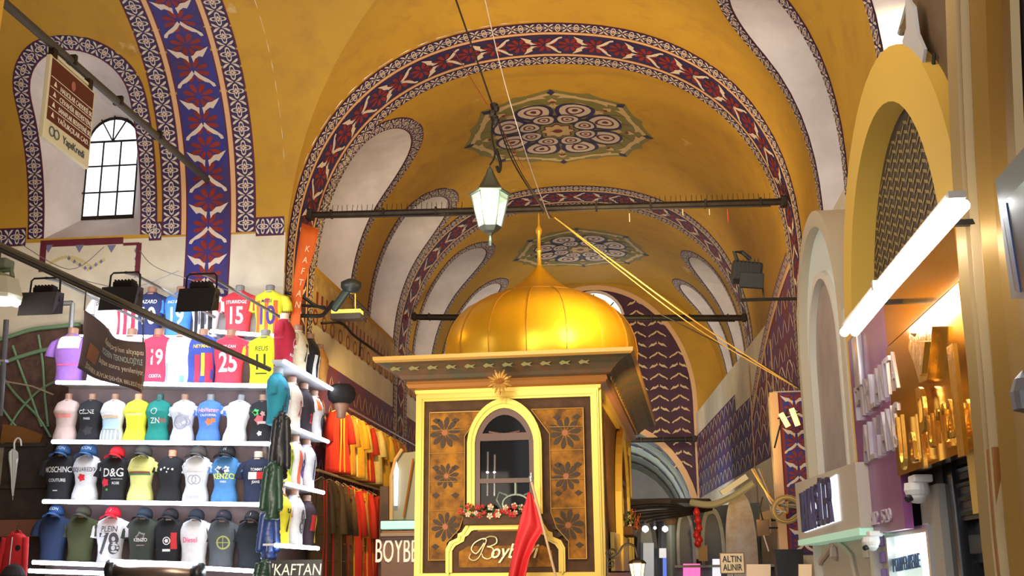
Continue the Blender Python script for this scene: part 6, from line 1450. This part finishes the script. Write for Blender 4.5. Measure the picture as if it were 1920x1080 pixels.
# cable tray / beam
t=empty('cable_tray',atY(1250,950,19),'dark beam with bundled cables crossing the street right of the kiosk','beam')
b=MB(); b.tube([atY(1180,945,19),atY(1260,943,19),atY(1330,944,18.6)],.08,SHD,8)
for k in range(6): b.tube(spl([atY(1182,950+7*k,18.9),atY(1230,946+6*k,18.9),atY(1290,950+3*k,18.8),atY(1335,945+2*k,18.5)]),.02,IRON,5)
o=b.build('beam',t); o.matrix_parent_inverse=Matrix.Translation(-t.location)
b=MB(); b.tube(spl([atY(1296,942,18.3),atY(1335,946,18.1),atY(1375,930,17.9),atY(1415,905,17.7)]),.055,mat('pale_duct',(.40,.38,.27),.5),8); tag(b.build('duct'),'pale olive duct rising to the cable knot at the pier','duct')
b=MB(); a=atY(1352,925,17.8); c=atY(1400,893,17.8); b.tube([a,c],.06,mat('ivory_panel',(.62,.60,.50),.5),4); tag(b.build('duct_cover'),'ivory cover plate on the rising duct','plate')
# shop block backing (building behind the arches)
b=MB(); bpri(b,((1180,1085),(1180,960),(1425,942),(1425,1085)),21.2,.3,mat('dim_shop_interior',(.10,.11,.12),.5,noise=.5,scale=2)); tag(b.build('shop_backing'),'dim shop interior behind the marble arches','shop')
def parch(name,x0,x1,yt,yb,D,m,label,wd,fill=None,cat='arch'):
    cx=(x0+x1)/2; w=(x1-x0)/2; q=az(D); c=q(cx,yb)[0]; W=q(x1,yb)[0]-c; z1=q(cx,yt)[1]; z0=q(cx,yb)[1]
    H=z1-z0
    def out(W,z1): return [(c+W,z0)]+[(c+W*math.cos(i/10*PI/2)**.75,z0+(z1-z0)*(.35+.65*math.sin(i/10*PI/2)**1.1)) for i in range(10)]+[(c,z1)]+[(c-W*math.cos(i/10*PI/2)**.75,z0+(z1-z0)*(.35+.65*math.sin(i/10*PI/2)**1.1)) for i in range(9,-1,-1)]+[(c-W,z0)]
    t=empty(name,(c,D,z0),label,cat)
    if wd:
        b=MB(); b.ringprism(out(W,z1),out(W-wd,z1-wd*1.6),.18,m,'y',D,closed=False); o=b.build('arch_ring',t); o.matrix_parent_inverse=Matrix.Translation(-t.location)
    b=MB(); b.prism(out(W-wd*.9,z1-wd*1.5) if wd else out(W,z1),.04,fill or m,'y',D+.10); o=b.build('arch_panel',t); o.matrix_parent_inverse=Matrix.Translation(-t.location)
    return t
parch('marble_arch',1365,1425,922,1085,18.,MBL,'tall veined marble pointed arch panel behind the ALTIN ALINIR sign',0)
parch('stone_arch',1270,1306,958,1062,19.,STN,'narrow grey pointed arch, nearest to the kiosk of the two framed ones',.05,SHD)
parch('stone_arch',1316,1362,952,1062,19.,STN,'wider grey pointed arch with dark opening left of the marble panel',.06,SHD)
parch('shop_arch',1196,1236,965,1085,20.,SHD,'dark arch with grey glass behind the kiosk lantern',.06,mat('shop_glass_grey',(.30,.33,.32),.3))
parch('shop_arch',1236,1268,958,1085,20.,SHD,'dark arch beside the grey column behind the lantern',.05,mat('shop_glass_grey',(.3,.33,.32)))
b=MB(); a=atY(1258,985,19.2); c=atY(1260,1090,19.2); b.tube([a,c],.085,mat('grey_column',(.26,.29,.27),.4),14); b.lathe([(.10,-.02),(.14,.05),(.12,.12)],mat('box_brown',(.2,.11,.05)),14,a+Vector((0,0,.02))); tag(b.build('column',),'grey round column with brown capital between the far shops','column')
for x,y,l,r in ((1210,992,'bright white spot lamp above the kiosk lantern',.055),(1247,992,'bright white spot lamp beside the grey column',.05),(1228,990,'small white spot lamp between two bigger ones',.025)):
    c=atY(x,y,18.8); t=empty('spot_lamp',c,l,'lamp'); b=MB(); b.lathe([(0,-r),(r*.8,-r*.5),(r,0),(r*.7,r*.7),(0,r)],glow('spot_white',(.95,1,.95),14),12); b.build('bulb',t,True); b=MB(); b.tube([(0,.05,0),(0,.08,.12)],.02,SHD,6); b.build('holder',t)
# paprika-like string of red ornaments
c=atY(1307,975,18.3); t=empty('red_hanging',c,'string of red tassel ornaments hanging between the two grey arches','ornament')
for i,(dx,y) in enumerate(((0,960),(2,975),(4,990),(0,1003),(5,1012),(2,1018))):
    q=atY(1306+dx,y,18.3)-t.location; b=MB(); b.lathe([(0,-.07),(.05,-.04),(.06,0),(.03,.06),(0,.08)],mat('ornament_red',(.6,.02,.02),.4),9,q); b.build('tassel',t,True)
b=MB(); q=atY(1307,1035,18.4); b.box(q+Vector((0,0,0)),(.06,.04,.22),STN); b.box(q+Vector((.09,.02,-.02)),(.14,.1,.24),mat('ochre_card',(.40,.22,.07),.6)); tag(b.build('notice_board'),'small ochre and white notice boards under the red ornaments','notice')
# ALTIN ALINIR sign
t=empty('hanging_sign',atY(1373,1056,14.0),'cream square sign reading ALTIN ALINIR at the bottom right of centre','sign')
b=MB(); b.box((0,.015,0),(.29,.03,.245),mat('sign_brown_edge',(.25,.13,.06),.5),bev=.004); b.build('frame',t)
b=MB(); b.tube([(0,.04,0),(0,.04,-1.77)],.015,GREYM,8); b.build('post',t)
b=MB(); b.box((0,-.003,0),(.27,.012,.225),mat('sign_warm_cream',(.85,.66,.42),.5)); b.build('face',t)
IK=mat('sign_ink',(.02,.02,.03),.5)
for s,z in (('ALTIN',.045),('ALINIR',-.052)):
    vs,fs=text_mesh(s,.105,.001,bev=.0015); w=max(v.x for v in vs)-min(v.x for v in vs); f=.225/w; T=Matrix.Translation((0,-.012,z))@Matrix.Rotation(PI/2,4,'X'); obj('lettering',[T@Vector((v.x*f,v.y,v.z)) for v in vs],fs,IK,t)
# lit shop fascias along the bottom
for x0,x1,y0,y1,D,col,em,es,l in ((1243,1262,1040,1085,19.4,(.05,.1,.5),(.15,.25,.9),.8,'blue lit poster in the far shop beside the column'),
  (1281,1313,1057,1085,18.8,(.6,.05,.2),(1,.12,.35),1.6,'pink lit shop display at the bottom edge'),(1336,1352,1048,1085,18.8,(.7,.7,.75),(.9,.9,1),.8,'white lit panel left of the ALTIN ALINIR sign'),
  (1400,1445,1058,1085,16.5,(.75,.50,.28),(1,.75,.5),.35,'peach shop fascia right of the ALTIN ALINIR sign'),(1498,1522,1058,1085,14.3,(.75,.5,.3),(1,.75,.5),.3,'peach panel between the black block and the carved panel'),
  (1206,1226,1018,1085,19.6,(.5,.5,.5),(.7,.75,.75),.35,'pale misty shop glass behind the kiosk lantern'),(1236,1250,1028,1046,19.3,(.7,.7,.7),(.9,.9,.9),.6,'small white card in the far shop window')):
    b=MB(); bpri(b,((x0,y1),(x1,y1),(x1,y0),(x0,y0)),D,.05,mat('fascia_%d'%x0,col,.4,emit=em,es=es)); tag(b.build('lit_display'),l,'display')
b=MB(); a=atY(1265,1062,18.7); c=atY(1460,1062,18.7); b.box(((a.x+c.x)/2,18.8,a.z),(c.x-a.x,.2,.04),STN); b.box(((a.x+c.x)/2,18.95,a.z/2),(c.x-a.x,.1,a.z),SHD); tag(b.build('stone_ledge'),'long grey ledge at the feet of the far arches','ledge')
# ventilator and wooden panel on the back right wall
b=MB(); bpri(b,((1425,1000),(1425,962),(1446,955),(1446,1000)),16.9,.1,mat('tan_board',(.38,.25,.12),.6)); q=atY(1440,975,16.95); b.tube([q,(2.42,16.95,q.z)],.02,IRON,6); tag(b.build('tan_board'),'tan board on the wall beside the marble arch','board')
